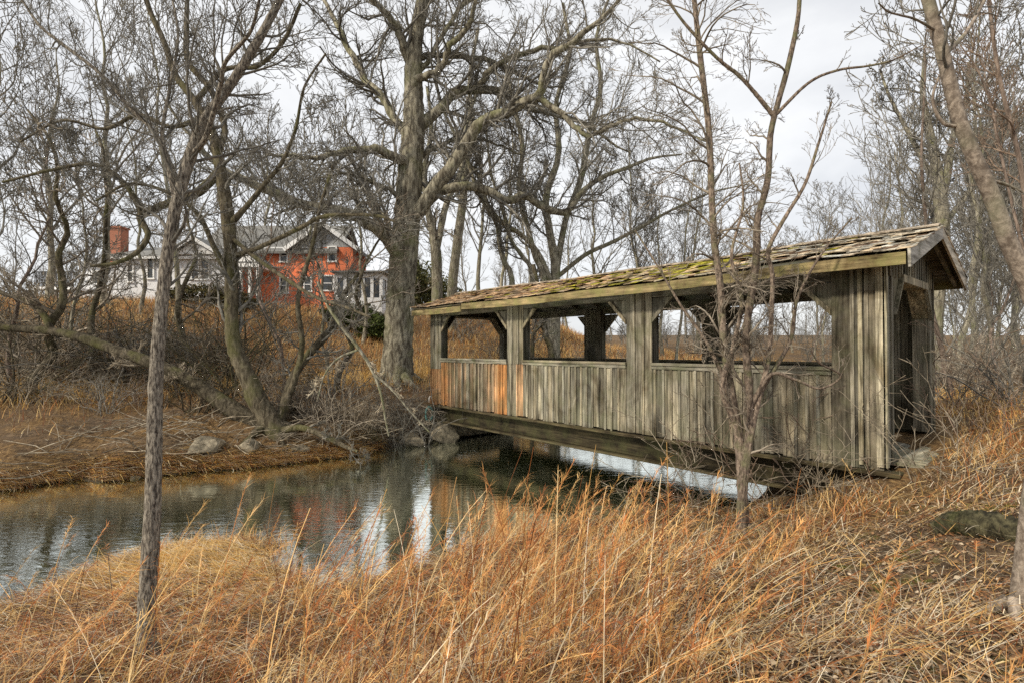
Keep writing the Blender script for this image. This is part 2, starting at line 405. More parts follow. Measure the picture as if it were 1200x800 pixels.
# ------------------------------------------------------------------ covered bridge
N0=np.array([4.63,6.38]); V_=np.array([.754,.656]); U_=np.array([-.656,.754])
BR=empty('covered_bridge',(N0[0],N0[1],0),math.atan2(.656,.754),'weathered grey wooden covered footbridge with a shingled gable roof spanning the creek','covered bridge')
Wd,Ln=2.85,10.5
SK,FL,RL,HB,WT=.13,.30,1.37,2.48,2.66
piers=[(0,.57),(3.33,3.87),(6.65,7.2),(9.95,10.5)]
def tint(lo=.55,hi=1.4,warm=.02):
    k=rnd.uniform(lo,hi); w=rnd.uniform(-.04,.06)+warm
    return (k*(1+w),k,k*(1-w*1.3))
ORANGE=(1.6,.84,.42)
def lerp3(a,b,t): return tuple(x+(y-x)*t for x,y in zip(a,b))
def siding(mb, side, y0, y1, z0, z1, out, board=.15, th=.022, orange=None, battens=True, rag=.03, edge=False):
    """upright boards with battens on plane x=side, facing out (-1/+1)"""
    y=y0; 
    while y<y1-.005:
        w=min(board*rnd.uniform(.85,1.15), y1-y)
        if y1-(y+w)<.05: w=y1-y
        cc=tint()
        if orange:
            p=orange((y+w/2)); cc=lerp3(cc,tuple(c*q for c,q in zip(cc,ORANGE)),p)
        zb=z0-rnd.uniform(0,rag)
        mb.box((side+out*th/2+out*rnd.uniform(0,.004), y+w/2, (zb+z1)/2),(th,w-.006,z1-zb),cc)
        if battens and y>y0+.02:
            bc=tuple(1.12*q for q in tint(.85,1.3))
            if orange: bc=lerp3(bc,tuple(c*q for c,q in zip(bc,ORANGE)),orange(y))
            zb=z0-rnd.uniform(0,rag)
            mb.box((side+out*(th+.013),y+rnd.uniform(-.004,.004),(zb+z1-.003)/2),(.02,.042,z1-zb-.006),bc)
            for zn in (z0+.2,z1-.12): mb.box((side+out*(th+.0245),y,zn),(.004,.009,.009),(.25,.15,.1))
        y+=w
def siding_x(mb, yy, x0, x1, z0, z1, out, ztop=None, board=.15, th=.022):
    x=x0
    while x<x1-.005:
        w=min(board*rnd.uniform(.85,1.15),x1-x)
        if x1-(x+w)<.05: w=x1-x
        zt=z1 if ztop is None else None
        a,bx=x+.003,x+w-.003
        ya,yb=yy,yy+out*th
        za=z1 if ztop is None else ztop(a); zb_=z1 if ztop is None else ztop(bx)
        zz=z0-rnd.uniform(0,.02)
        P=[(a,ya,zz),(bx,ya,zz),(bx,yb,zz),(a,yb,zz),(a,ya,za),(bx,ya,zb_),(bx,yb,zb_),(a,yb,za)]
        mb.poly(P,((0,3,2,1),(4,5,6,7),(0,1,5,4),(1,2,6,5),(2,3,7,6),(3,0,4,7)),tint())
        if x>x0+.02:
            mb.box((x,yy+out*(th+.013),(zz+(za if ztop is None else ztop(x)-.01))/2),(.04,.02,(za if ztop is None else ztop(x)-.01)-zz-.004),tint(.9,1.4))
        x+=w
og=lambda y:float(np.clip(max(math.exp(-((y-9.95)/.42)**2),.95*math.exp(-((y-7.3)/.38)**2))+.22+rnd.uniform(-.2,.2),0,1))
for sx,out in ((0,-1),(Wd,1)):
    for bi in range(3):
        y0,y1=piers[bi][1],piers[bi+1][0]
        mb=MB(); siding(mb,sx,y0+.004,y1-.004,SK,RL-.055,out,orange=og if (bi==2 and out<0) else None,rag=.05)
        # framing rails behind the boards
        for zz in (.36,RL-.12): mb.box((sx-out*.025,(y0+y1)/2,zz),(.045,y1-y0,.09),tint(.6,.8))
        mb.build('parapet_siding',M['boards_v'],BR)
        mb=MB(); mb.bar((sx,y0-.01,RL-.026),(sx,y1+.01,RL-.026),.15,.046,tint(1.0,1.3)); mb.bar((sx+out*.042,y0,RL-.078),(sx+out*.042,y1,RL-.078),.02,.07,tint(1,1.2))
        mb.build('handrail',M['boards_y'],BR,bevel=.006)
    for pi,(y0,y1) in enumerate(piers):
        mb=MB()
        po=(lambda y,pi=pi:(.75 if pi==3 else (.55 if (pi==2 and y<6.9) else 0.05))) if out<0 else None
        if po is None or pi<2: siding(mb,sx,y0,y1,SK,WT,out,board=.19,rag=.05)
        else:
            siding(mb,sx,y0,y1,RL-.3 if pi==3 else RL-.1,WT,out,board=.19,rag=0); siding(mb,sx,y0,y1,SK,(RL-.302) if pi==3 else RL-.102,out,board=.19,orange=po,rag=.05)
        siding(mb,sx-out*.17,y0,y1,FL,WT-.05,-out,board=.19,battens=False,rag=0)
        for yy,o in ((y0,-1),(y1,1)):      # returns of the boxed pier
            if (pi==0 and o<0) or (pi==3 and o>0): continue
            mb.box((sx-out*.074,yy-o*.013,(FL+WT)/2-.02),(.145,.022,WT-FL-.06),tint(.6,.85))
        # light corner battens
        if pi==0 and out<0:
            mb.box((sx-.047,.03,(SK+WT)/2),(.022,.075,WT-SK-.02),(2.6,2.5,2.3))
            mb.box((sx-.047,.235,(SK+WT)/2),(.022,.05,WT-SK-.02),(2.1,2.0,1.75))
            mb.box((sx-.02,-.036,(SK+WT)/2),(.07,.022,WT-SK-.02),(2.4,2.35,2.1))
        mb.build('pier',M['boards_v'],BR)
    # knee braces: boarded triangles with a diagonal board
    for pi,(y0,y1) in enumerate(piers):
        for yy,o in ((y0,-1),(y1,1)):
            if (pi==0 and o<0) or (pi==3 and o>0): continue
            mb=MB(); s_=.36
            a=(yy+o*.002,HB-s_-.02); b2=(yy+o*s_,HB-.003); c2=(yy+o*.002,HB-.003)
            mb.prism([a,b2,c2],sx+out*.004,sx-out*.03,'yz',tint(.7,.95,.02))
            d=.055
            mb.prism([(a[0],a[1]-d),(a[0]+o*.001,a[1]+.03),(b2[0]-o*.03,HB-.004),(b2[0]+o*d,HB-.004)],sx+out*.046,sx+out*.006,'yz',tint(.95,1.3,.04))
            mb.build('knee_brace',M['boards_v'],BR)
    mb=MB()
    mb.box((sx-out*.06,Ln/2,(HB+WT)/2+.01),(.09,Ln-.02,WT-HB+.0),tint(.6,.75))
    for bi in range(3):
        y0,y1=piers[bi][1],piers[bi+1][0]
        mb.box((sx+out*.004,(y0+y1)/2,(HB+WT)/2+.02),(.03,y1-y0-.01,WT-HB),tint(.6,.9))
    mb.build('header_beam',M['boards_y'],BR)
# girders, ledgers, floor
for sx,out in ((0,-1),(Wd,1)):
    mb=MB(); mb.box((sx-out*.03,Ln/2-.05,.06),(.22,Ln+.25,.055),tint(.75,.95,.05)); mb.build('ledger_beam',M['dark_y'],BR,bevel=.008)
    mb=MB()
    mb.box((sx-out*.20,Ln/2,-.157),(.10,Ln+.3,.372),tint(.35,.45)); mb.box((sx-out*.17,Ln/2,-.37),(.24,Ln+.3,.045),tint(.9,1.1,.05))  # web tinted much darker than the bottom flange
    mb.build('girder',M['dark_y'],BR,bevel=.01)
mb=MB()
for k in range(8): mb.box((Wd/2,.4+k*1.38,-.1),(Wd-.46,.12,.2),tint(.6,.9))
mb.build('cross_beam',M['boards_x'],BR)
mb=MB(); y=-.35
while y<Ln+.3:
    w=.14; mb.box((Wd/2,y+w/2,FL-.02-.12+rnd.uniform(-.003,.003)),(Wd-.42,w-.008,.04),tint(.9,1.4)); y+=w
mb.build('floor_deck',M['boards_x'],BR)
# end walls with octagonal doorways
pitch_x=Wd/2
def rz_(x): return 3.30-.296*abs(x-pitch_x)     # top of roof boards above x
for yy,out in ((0,-1),(Ln,1)):
    nm='end_wall'
    mb=MB(); jw=.36
    for x0,x1 in ((.002,jw),(Wd-jw,Wd-.002)):
        siding_x(mb,yy+out*.002,x0,x1,SK+.03,WT,out,board=.18)
        mb.box((x1-.012 if x0<1 else x0+.012, yy-out*.1,(FL+WT)/2),(.022,.19,WT-FL-.02),tint(1.0,1.25))
        mb.box(((x0+x1)/2, yy-out*.19,(FL+WT)/2),(x1-x0-.03,.022,WT-FL-.02),tint(.7,.9))
    siding_x(mb,yy+out*.002,.03,Wd-.03,HB+.06,0,out,ztop=lambda x:rz_(x)-.115,board=.15)
    s_=.36
    for x,o in ((jw,1),(Wd-jw,-1)):
        mb.prism([(x,HB-s_),(x+o*s_,HB+.055),(x,HB+.055)],yy+out*.02,yy-out*.02,'xz',tint(.7,.9))
        mb.prism([(x-o*.02,HB-s_-.08),(x+o*.03,HB-s_-.02),(x+o*s_,HB+.01),(x+o*s_-o*.02,HB+.085)],yy+out*.07,yy+out*.024,'xz',tint(1.2,1.5))
        mb.prism([(x,HB-s_-.04),(x+o*.022,HB-s_-.04),(x+o*s_,HB+.03),(x+o*s_-o*.02,HB+.05)],yy+out*.02,yy-out*.19,'xz',tint(1.1,1.4,.1))
    mb.box((Wd/2,yy+out*.05,HB+.06),(Wd-2*jw-2*s_+.05,.05,.10),tint(1.3,1.6))
    mb.box((Wd/2,yy-out*.09,HB+.035),(Wd-2*jw-2*s_+.05,.2,.03),tint(1.3,1.5,.12))
    mb.build(nm,M['boards_v'],BR)
mb=MB(); mb.box((Wd/2-.5,-.22,.13),(1.3,.30,.18),tint(1.5,1.8,.05)); mb.build('door_step',M['boards_x'],BR,bevel=.015)
# roof
OV,GO=.40,.34
EZ=rz_(-OV)
def roof_z(s,y):   # slightly sagging ridge and eaves
    return rz_(s) -.045*math.sin(PI*np.clip((y+.3)/(Ln+.6),0,1))**1 + .012*math.sin(y*1.7)
mb=MB()
for sg in (0,1):   # sheathing
    x0=-OV if sg==0 else Wd+OV
    ys=np.linspace(-GO+.03,Ln+GO-.03,24)
    P=[];Fc=[]
    for y in ys:
        for x in (x0,pitch_x):
            z=roof_z(x,y); P+= [(x,y,z-.035),(x,y,z-.06)]
    for i in range(23):
        a=i*4; bq=(i+1)*4
        Fc+=[(a,a+2,bq+2,bq),(a+1,bq+1,bq+3,a+3),(a,bq,bq+1,a+1)]
    Fc+=[(0,1,3,2),(92,94,95,93)]
    mb.poly(P,Fc,(.55,.5,.45))
mb.build('roof_sheathing',M['boards_y'],BR)
mb=MB()
for k in range(15):
    y=-GO+.1+k*(Ln+2*GO-.2)/14
    for sg in (-1,1):
        e=(-OV+.04 if sg<0 else Wd+OV-.04)
        mb.bar((e,y,roof_z(e,y)-.115),(pitch_x,y,roof_z(pitch_x,y)-.115),.045,.10,tint(.6,.9))
mb.build('rafter',M['boards_x'],BR)
for o_r in [o for o in BR.children if o.name.startswith(('rafter','cross_beam'))]: pass
def shakes(sg,name):
    mb=MB(); slope=(pitch_x+OV)/math.cos(math.atan(.296)); courses=13; ex=slope/courses
    ang=math.atan(.296)
    for c in range(courses):
        y=-GO-.04
        while y<Ln+GO+.03:
            w=rnd.uniform(.09,.2); t=c*ex-rnd.uniform(0,.035)-(.03 if c==0 else 0)
            if c<courses-1 and rnd.random()<.025 and c>0: y+=w; continue
            # torn gap near the gable corner
            if c<=1 and sg<0 and .55<y<1.35 and (c==0 or rnd.random()<.5): y+=w; continue
            Ls=ex*2.0*rnd.uniform(.85,1.05)
            if c>=courses-2: Ls=min(Ls,slope-c*ex+.02)
            lift=rnd.uniform(.008,.026)+(.035 if rnd.random()<.12 else 0)
            tc_=t+Ls/2
            s=(-OV+tc_*math.cos(ang)) if sg<0 else (Wd+OV-tc_*math.cos(ang))
            yc=y+w/2
            zc=roof_z(s,yc)-.02+lift*.5+.014
            tilt=ang-math.atan2(lift,Ls)*1.0
            R=Euler((rnd.uniform(-.05,.05),(-tilt if sg<0 else tilt),rnd.uniform(-.035,.035))).to_matrix()
            ym=yc
            k=rnd.uniform(.62,1.35); wv_=rnd.uniform(-.1,.16)
            colr=(k*(1+wv_),k,k*(1-wv_*1.2))
            r=rnd.random()
            mossy=math.exp(-((ym-2.9)/.9)**2)*.9+math.exp(-((ym-5.2)/1.1)**2)*.45+.10
            if ym<2: colr=tuple(x*y_ for x,y_ in zip(colr,(1.2,1.22,1.2)))
            elif ym>4.5: colr=tuple(x*y_ for x,y_ in zip(colr,(1.05,.85,.66)))
            else: colr=tuple(x*y_ for x,y_ in zip(colr,(1.05,.98,.82)))
            if r<mossy*(.35+.65*(c/courses)): colr=(.75*k,.78*k,.13)
            elif r>.9: colr=(.42*k,.30*k,.22*k)
            mb.box((s,yc,zc),(Ls,w-.008,.010),colr,R,.004)
            y+=w
    return mb.build(name,M['shake'],BR)
shakes(-1,'roof_shingles'); shakes(1,'roof_shingles')
mb=MB(); y=-GO
while y<Ln+GO:
    w=rnd.uniform(.3,.5)
    for sg in (-1,1):
        k=rnd.uniform(.9,1.3)
        R=Euler((rnd.uniform(-.02,.02),(-.296 if sg<0 else .296),0)).to_matrix()
        mb.box((pitch_x+sg*.07,y+w/2,roof_z(pitch_x,y)+.018),(.16,w,.018),(k,k*.95,k*.9),R,.004)
    y+=w
mb.build('ridge_cap',M['shake'],BR)
# fascia boards (front one in two pieces, the far piece dropped)
def fascia(x,y0,y1,dz,name='fascia_board'):
    mb=MB(); n=max(2,int((y1-y0)/1.2)); ys=np.linspace(y0,y1,n+1)
    P=[];Fc=[]
    for y in ys:
        zt=roof_z(x,y)-.03+dz; P+=[(x-.014,y,zt),(x+.014,y,zt),(x+.014,y,zt-.145),(x-.014,y,zt-.145)]
    for i in range(n):
        a=i*4; Fc+=[(a+j,a+(j+1)%4,a+4+(j+1)%4,a+4+j) for j in range(4)]
    Fc+=[(0,1,2,3),(n*4+3,n*4+2,n*4+1,n*4)]
    mb.poly(P,Fc,(1,1,1)); return mb.build(name,M['fascia'],BR)
fascia(-OV-.016,-GO+.02,8.45,0); fascia(-OV-.02,8.47,Ln+GO-.01,-.055)
fascia(Wd+OV+.016,-GO+.02,Ln+GO-.02,0)
for yy,o in ((-GO,-1),(Ln+GO,1)):
    for sg in (-1,1):
        mb=MB(); e=-OV-.05 if sg<0 else Wd+OV+.05
        h=.17
        ze=roof_z(e,yy)+.0; zr=roof_z(pitch_x,yy)+.0
        mb.prism([(e,ze+.01),(pitch_x+(-sg)*.0,zr+.01),(pitch_x,zr-h),(e+(-sg)*.02,ze-h-.03)],yy,yy+o*.028,'xz',tint(1.0,1.25))
        mb.build('bargeboard',M['pale_x'],BR)
# a loose shingle sticking out past the far eave of the near gable
mb=MB(); mb.box((Wd-.42,-.28,roof_z(Wd-.42,0)+.055),(.42,.16,.016),(.55,.38,.3),Euler((.12,.02,.1)).to_matrix()); mb.build('loose_shingle',M['shake'],BR)
# abutment
m,nt,b=new_mat('stone'); tc=nd(nt,'ShaderNodeTexCoord'); n=noise(nt,tc.outputs['Object'],5,8,.7)
r=ramp(nt,n.outputs['Fac'],[(.35,(.05,.045,.03)),(.52,(.19,.16,.11)),(.68,(.36,.31,.22))])
nt.links.new(r.outputs[0],b.inputs['Base Color']); b.inputs['Roughness'].default_value=.9; bump(nt,n.outputs['Fac'],b,.8,.04); M['stone']=m
mb=MB(); mb.box((Wd/2,.55,-.62),(Wd-.3,.9,.46),(1,1,1)); mb.build('abutment',M['stone'],BR,bevel=.03)
mb=MB(); mb.box((Wd/2,Ln-.1,-.62),(Wd-.3,.7,.46),(1,1,1)); mb.build('abutment',M['stone'],BR,bevel=.03)

# ------------------------------------------------------------------ stones
import bmesh
def stone(name,c,size,seed,label,mat=None,group=None,cat='stone'):
    bm=bmesh.new(); bmesh.ops.create_icosphere(bm,subdivisions=3,radius=1)
    rg=random.Random(seed)
    cuts=[(Vector((rg.gauss(0,1),rg.gauss(0,1),rg.gauss(0,1))).normalized(),rg.uniform(.55,.85)) for _ in range(9)]
    for v in bm.verts:
        for nrm,dd in cuts:
            k=v.co.dot(nrm)-dd
            if k>0: v.co-=nrm*k*.92
        v.co+=Vector((rg.uniform(-1,1),rg.uniform(-1,1),rg.uniform(-1,1)))*.018
        v.co.x*=size[0]/2; v.co.y*=size[1]/2; v.co.z*=size[2]/2
    me=bpy.data.meshes.new(name); bm.to_mesh(me); bm.free()
    o=link(name,me,None,mat or M['stone']); o.location=c; o.rotation_euler=(0,0,rg.uniform(0,3))
    tag(o,label,cat,group); return o
def pst(px,py,wpx,hpx,label,seed,group=None,sink=.3,mat=None):
    """stone whose foot is seen at (px,py)"""
    g=G(px,py); d=g[1]; w=wpx/F*d; h=hpx/F*d
    return stone('boulder',(g[0],g[1]+w*.2,g[2]+h*(.5-sink)),(w,w*.9,h*1.3),seed,label,mat,group)
st=stone('boulder',tuple(at(522,508,14.0)),(.95,.9,.8),11,'large squared boulder under the far end of the bridge')
st=stone('boulder',tuple(at(484,516,13.4)),(.7,.6,.45),12,'grey-green boulder at the waterline left of the bridge end')
pst(236,531,50,22,'broad flat tan rock on the muddy far bank below the leaning trunk',13)
pst(424,532,16,12,'small yellowish stone at the water edge below the thicket',14)
pst(137,560,12,6,'small grey stone in the shallows, the one further from the slim tree',15,'small stones in the shallows')
pst(157,562,14,7,'small grey stone in the shallows nearest the slim tree trunk',16,'small stones in the shallows')
pst(290,528,26,16,'dark wet rock at the foot of the leaning multi-stem tree',17)
pst(395,520,20,14,'brown rock in the roots right of the leaning multi-stem tree',18)
pst(352,530,24,10,'low rounded rock half in the water under the tangled branches',19)

# ------------------------------------------------------------------ rope coil at bridge end
cr=empty('rope_coil',tuple(at(503,480,14.0)),math.radians(41),'teal coil of rope hanging from a white hook at the bridge end','rope coil')
m,nt,b=new_mat('teal_rope'); b.inputs['Base Color'].default_value=(.09,.24,.22,1); b.inputs['Roughness'].default_value=.7
tc=nd(nt,'ShaderNodeTexCoord'); n=noise(nt,tc.outputs['Object'],60,3); bump(nt,n.outputs['Fac'],b,.6,.01)
m2,nt,b=new_mat('white_hook'); b.inputs['Base Color'].default_value=(.7,.68,.62,1); b.inputs['Roughness'].default_value=.5
rg=np.random.default_rng(2); lv=[]
for k in range(6):
    th=np.linspace(0,2*PI,25); a,bb=.11+rg.uniform(-.02,.02),.19+rg.uniform(-.02,.02)
    Pp=np.stack([a*np.sin(th),np.full(25,rg.uniform(-.03,.03)),-.1+bb*np.cos(th)],-1)[None]
    lv.append((Pp,np.full((1,25),.013),6))
tubes('rope',lv,m,cr)
Pp=np.array([(0,0,.05),(0,0,.2),(0,0,.33),(.02,0,.37),(.06,0,.37),(.08,0,.33)])[None]
tubes('hook',[(Pp,np.full((1,6),.012),6)],m2,cr)

# ------------------------------------------------------------------ trees
def px_line(pts,depth,wmul=1.0,dz=0.0,seed=0,dvar=0):
    """pts: (px,py,width_px) ; depth: number or (start,end) metres"""
    n=len(pts); P=[];R=[]
    d0,d1=(depth if hasattr(depth,'__len__') else (depth,depth))
    for i,(x,y,w) in enumerate(pts):
        d=d0+(d1-d0)*i/max(1,n-1); P.append(at(x,y,d)); R.append(w*wmul/2/F*d*math.cos(math.atan((x-600)/F))**1.1)
    return np.array(P),np.array(R)

def snap(P,R,prev):
    if not prev: return P,R
    A=np.concatenate([q[0] for q in prev]); B=np.concatenate([q[1] for q in prev])
    # nearest in view direction terms: compare angles first, then move in depth
    e=np.array([0,0,CZ]); a=norm(A-e); p=norm(P[0]-e); i=int(np.argmax(a@p)); ang=math.acos(min(1,float(a[i]@p)))
    if ang*np.linalg.norm(A[i]-e)>.9*max(.12,B[i]*3): return P,R
    off=A[i]-P[0]; L=np.r_[0,np.cumsum(np.linalg.norm(np.diff(P,axis=0),axis=1))]; w=np.clip(1-L/(L[-1]*.7),0,1)**1.5
    P=P+off[None]*w[:,None]; R=R.copy(); R[0]=min(R[0],B[i]*.9); R[1]=min(R[1],B[i]*.8)
    return P,R
def levels_from(rng,P,R,spec):
    """spec: list of dict for spawn + sides; returns list of (P,R,sides)"""
    out=[]; cur=(P,R)
    for sp in spec:
        s=dict(sp); sides=s.pop('sides'); s.pop('x',None)
        Q,RR=spawn(rng,cur[0],cur[1],**s); out.append((Q,RR,sides)); cur=(Q,RR)
    return out

# --- the big oak
rng=np.random.default_rng(21)
gO=G(465,447); DO=gO[1]; print('oak depth',DO,gO)
OK=empty('oak_tree',tuple(gO),0,'massive old bare oak with wide crooked limbs behind the creek, left of the bridge','tree')
def to_local(P,loc): return P-np.asarray(loc)
tp,tr=px_line([(464,455,50),(465,440,40),(467,400,34),(469,350,33),(473,300,32),(477,250,31),(480,200,29),(484,150,26),(484,100,22),(484,60,19),(490,20,16),(497,-30,12),(500,-90,8),(512,-150,5)],DO)
tp,tr=resample(tp,tr,130,rng,.006)
tubes('trunk',[(to_local(tp,gO)[None],tr[None],30)],M['oak'],OK,.04,1)
limbs=[
 ([(486,258,20),(497,250,17),(513,222,16),(533,197,15),(550,167,14),(567,143,14),(597,130,13),(617,117,12),(633,110,11),(638,93,9),(645,63,8),(667,50,7.5),(683,37,6.5),(713,10,5),(733,-7,4),(760,-30,3)],(0,-2.5)),
 ([(633,110,9),(657,123,7.5),(677,147,6.5),(697,157,6),(727,143,5),(753,138,4),(793,147,3),(830,165,2)],(-1.5,-3.5)),
 ([(488,262,20),(505,240,15),(517,230,12),(547,222,11),(573,227,10.5),(600,238,10),(617,230,9.5),(640,245,9),(667,247,8),(677,230,7),(700,210,6),(733,197,4.5),(760,187,3.5),(800,180,2.2)],(0,2.5)),
 ([(485,155,20),(497,145,15),(517,127,12),(533,108,11),(553,103,10),(580,105,9),(600,113,8),(613,118,7),(627,128,6),(653,133,5),(680,141,4),(710,160,3),(740,178,2)],(0,1.5)),
 ([(568,103,8),(572,92,7),(580,80,6.5),(607,63,6),(633,55,5.5),(663,52,5),(700,42,3.5),(740,50,2.5),(775,70,1.8)],(1,-1)),
 ([(487,98,12),(497,88,9),(517,77,8),(527,53,7),(547,30,6),(560,-7,5),(575,-50,3)],(0,-2)),
 ([(487,66,9),(505,64,7),(533,63,6.5),(567,68,6),(590,76,5),(607,83,4),(633,97,3),(660,100,2)],(0,3)),
 ([(463,312,20),(457,296,18),(445,277,17),(430,262,16),(412,252,15),(387,246,14),(362,241,13),(335,232,12),(300,217,11),(270,203,9),(240,180,7),(215,150,5),(190,115,3.5)],(0,-4)),
 ([(476,200,16),(470,192,13),(450,180,11),(433,175,10),(400,177,8),(370,185,6),(340,180,4.5),(305,185,3)],(0,-2.5)),
 ([(478,165,14),(470,155,11),(457,133,10),(443,107,9.5),(427,93,9),(417,73,8),(403,50,7.5),(395,30,6.5),(380,0,5),(360,-35,3.5)],(0,2)),
 ([(482,80,13),(472,53,10),(463,30,9),(450,10,8),(433,-5,6.5),(410,-40,4.5),(395,-90,3)],(0,-1.5)),
 ([(486,60,9),(493,30,7),(500,0,6),(515,-40,4),(520,-90,2.5)],(0,1.5)),
 ([(470,240,9),(458,225,6),(440,215,5),(415,205,4),(385,205,3),(360,215,2)],(0,-2)),
 ([(490,200,8),(505,180,6),(520,170,5),(545,160,4),(575,165,3),(610,180,2)],(0,2.5)),
 ([(470,295,7),(458,270,5),(440,240,4),(425,225,3),(400,220,2)],(0,2)),
 ([(484,90,8),(500,70,6),(530,20,5),(545,0,4.5),(590,-30,3),(630,-50,2)],(0,1)),
]
oprev=[(tp,tr)]
for k,(pts,dd) in enumerate(limbs):
    P,R=px_line(pts,(DO+dd[0],DO+dd[1])); P,R=snap(P,R,oprev); P,R=resample(P,R,26,rng,.03); oprev.append((P,R))
    P=to_local(P,gO); lo=tubes('limb',[(P[None],R[None],9)],M['oak'],OK,.03,k)
    L=np.linalg.norm(np.diff(P,axis=0),axis=1).sum(); big=R[0]>.13
    lv=levels_from(rng,P[None],R[None],[
      dict(K=int(8+L*1.9),tr=(.12,1),ang=(30,75),absl=(1.3,3.6),fall=.4,nseg=9,wig=.17,up=.06,rr=.42,tip=.35,rmin=.013,sides=5),
      dict(K=8,tr=(.12,1),ang=(28,62),ratio=.6,nseg=6,wig=.15,up=.03,rr=.55,rmin=.0095,sides=4),
      dict(K=6,tr=(.15,1),ang=(25,55),ratio=.62,nseg=4,wig=.12,up=.03,rr=.6,rmin=.006,sides=3),
      dict(K=1,tr=(.25,1),ang=(25,50),ratio=.6,nseg=2,wig=.1,rr=.7,rmin=.005,sides=3)])
    tubes('twigs',lv,M['twig'],lo)
mb=MB()  # long pale scar on the trunk
# --- generic traced trees
def traced_tree(name,label,stems,base,mat,twm,spec,group=None,cat='tree',rough=.03,seed=0,sides=12,N=26,wig=.0,stemname='trunk',cr='branches',wm=1.0):
    rng=np.random.default_rng(seed+100)
    T=empty(name,tuple(base),0,label,cat,group)
    allv=None
    prev=[]
    for k,(pts,dep) in enumerate(stems):
        P,R=px_line(pts,dep,wm); P,R=snap(P,R,prev); P,R=resample(P,R,N,rng,wig); prev.append((P,R)); P=to_local(P,base)
        tubes(stemname if k==0 else 'stem',[(P[None],R[None],sides)],mat,T,rough,k+seed)
        sp=spec[k] if isinstance(spec[0],list) else spec
        lv=levels_from(rng,P[None],R[None],sp)
        if allv is None: allv=[[l] for l in lv]
        else:
            for i,l in enumerate(lv):
                if i<len(allv): allv[i].append(l)
                else: allv.append([l])
    flat=[l for g in allv for l in g]
    tubes(cr,flat,twm,T,0,seed)
    return T
def sp_near(K1=16,l=(.5,1.3),r=.45,tr=(.4,1),rm=.0016,up=.08,wig=.16,ks=(7,5,2),ang=(30,65)):
    return [dict(K=K1,tr=tr,ang=ang,absl=l,fall=.3,nseg=9,wig=wig,up=up,rr=r,tip=.25,rmin=rm*1.4,sides=5),
            dict(K=ks[0],tr=(.12,1),ang=(22,50),ratio=.6,nseg=6,wig=wig*.7,up=up*.5,rr=.5,rmin=rm*1.2,sides=4),
            dict(K=ks[1],tr=(.15,1),ang=(22,48),ratio=.58,nseg=4,wig=wig*.6,up=up*.4,rr=.6,rmin=rm,sides=3),
            dict(K=ks[2],tr=(.25,1),ang=(20,45),ratio=.5,nseg=2,wig=.08,rr=.7,rmin=rm,sides=3)]
# slim foreground tree
b0=G(172,768); print('slim',b0); d=b0[1]
traced_tree('slim_tree','slim furrowed tree standing in the dry grass in front of the creek',
 [([(171,800,50),(173,768,38),(175,742,30),(176,700,27),(180,620,25),(182,540,23),(183,450,21),(187,383,19),(195,300,18),(206,235,18),(222,180,18),(238,140,16),(262,105,14),(285,70,13),(305,35,12),(328,-10,10),(350,-60,8),(365,-110,6)],(d,d+.5)),
  ([(207,235,14),(192,180,9),(176,150,7),(150,125,7),(115,85,6),(70,50,6),(40,25,5),(10,-20,4)],(d+.15,d+.3)),
  ([(222,185,10),(240,160,8),(256,100,7),(262,70,6),(290,35,5),(300,0,4),(310,-40,3)],(d+.2,d-.3)),
  ([(200,262,10),(206,215,8),(188,160,6),(196,100,5),(205,40,4),(195,-20,3)],(d+.1,d+.8))],
 b0,M['furrow'],M['twig'],
 [sp_near(34,(.35,1.3),.38,(.42,1)),sp_near(18,(.3,1.1),.5,(.2,1)),sp_near(15,(.3,1.0),.5,(.2,1)),sp_near(15,(.3,1.0),.5,(.2,1))],seed=1,N=150,sides=26,rough=.04,wm=.86)
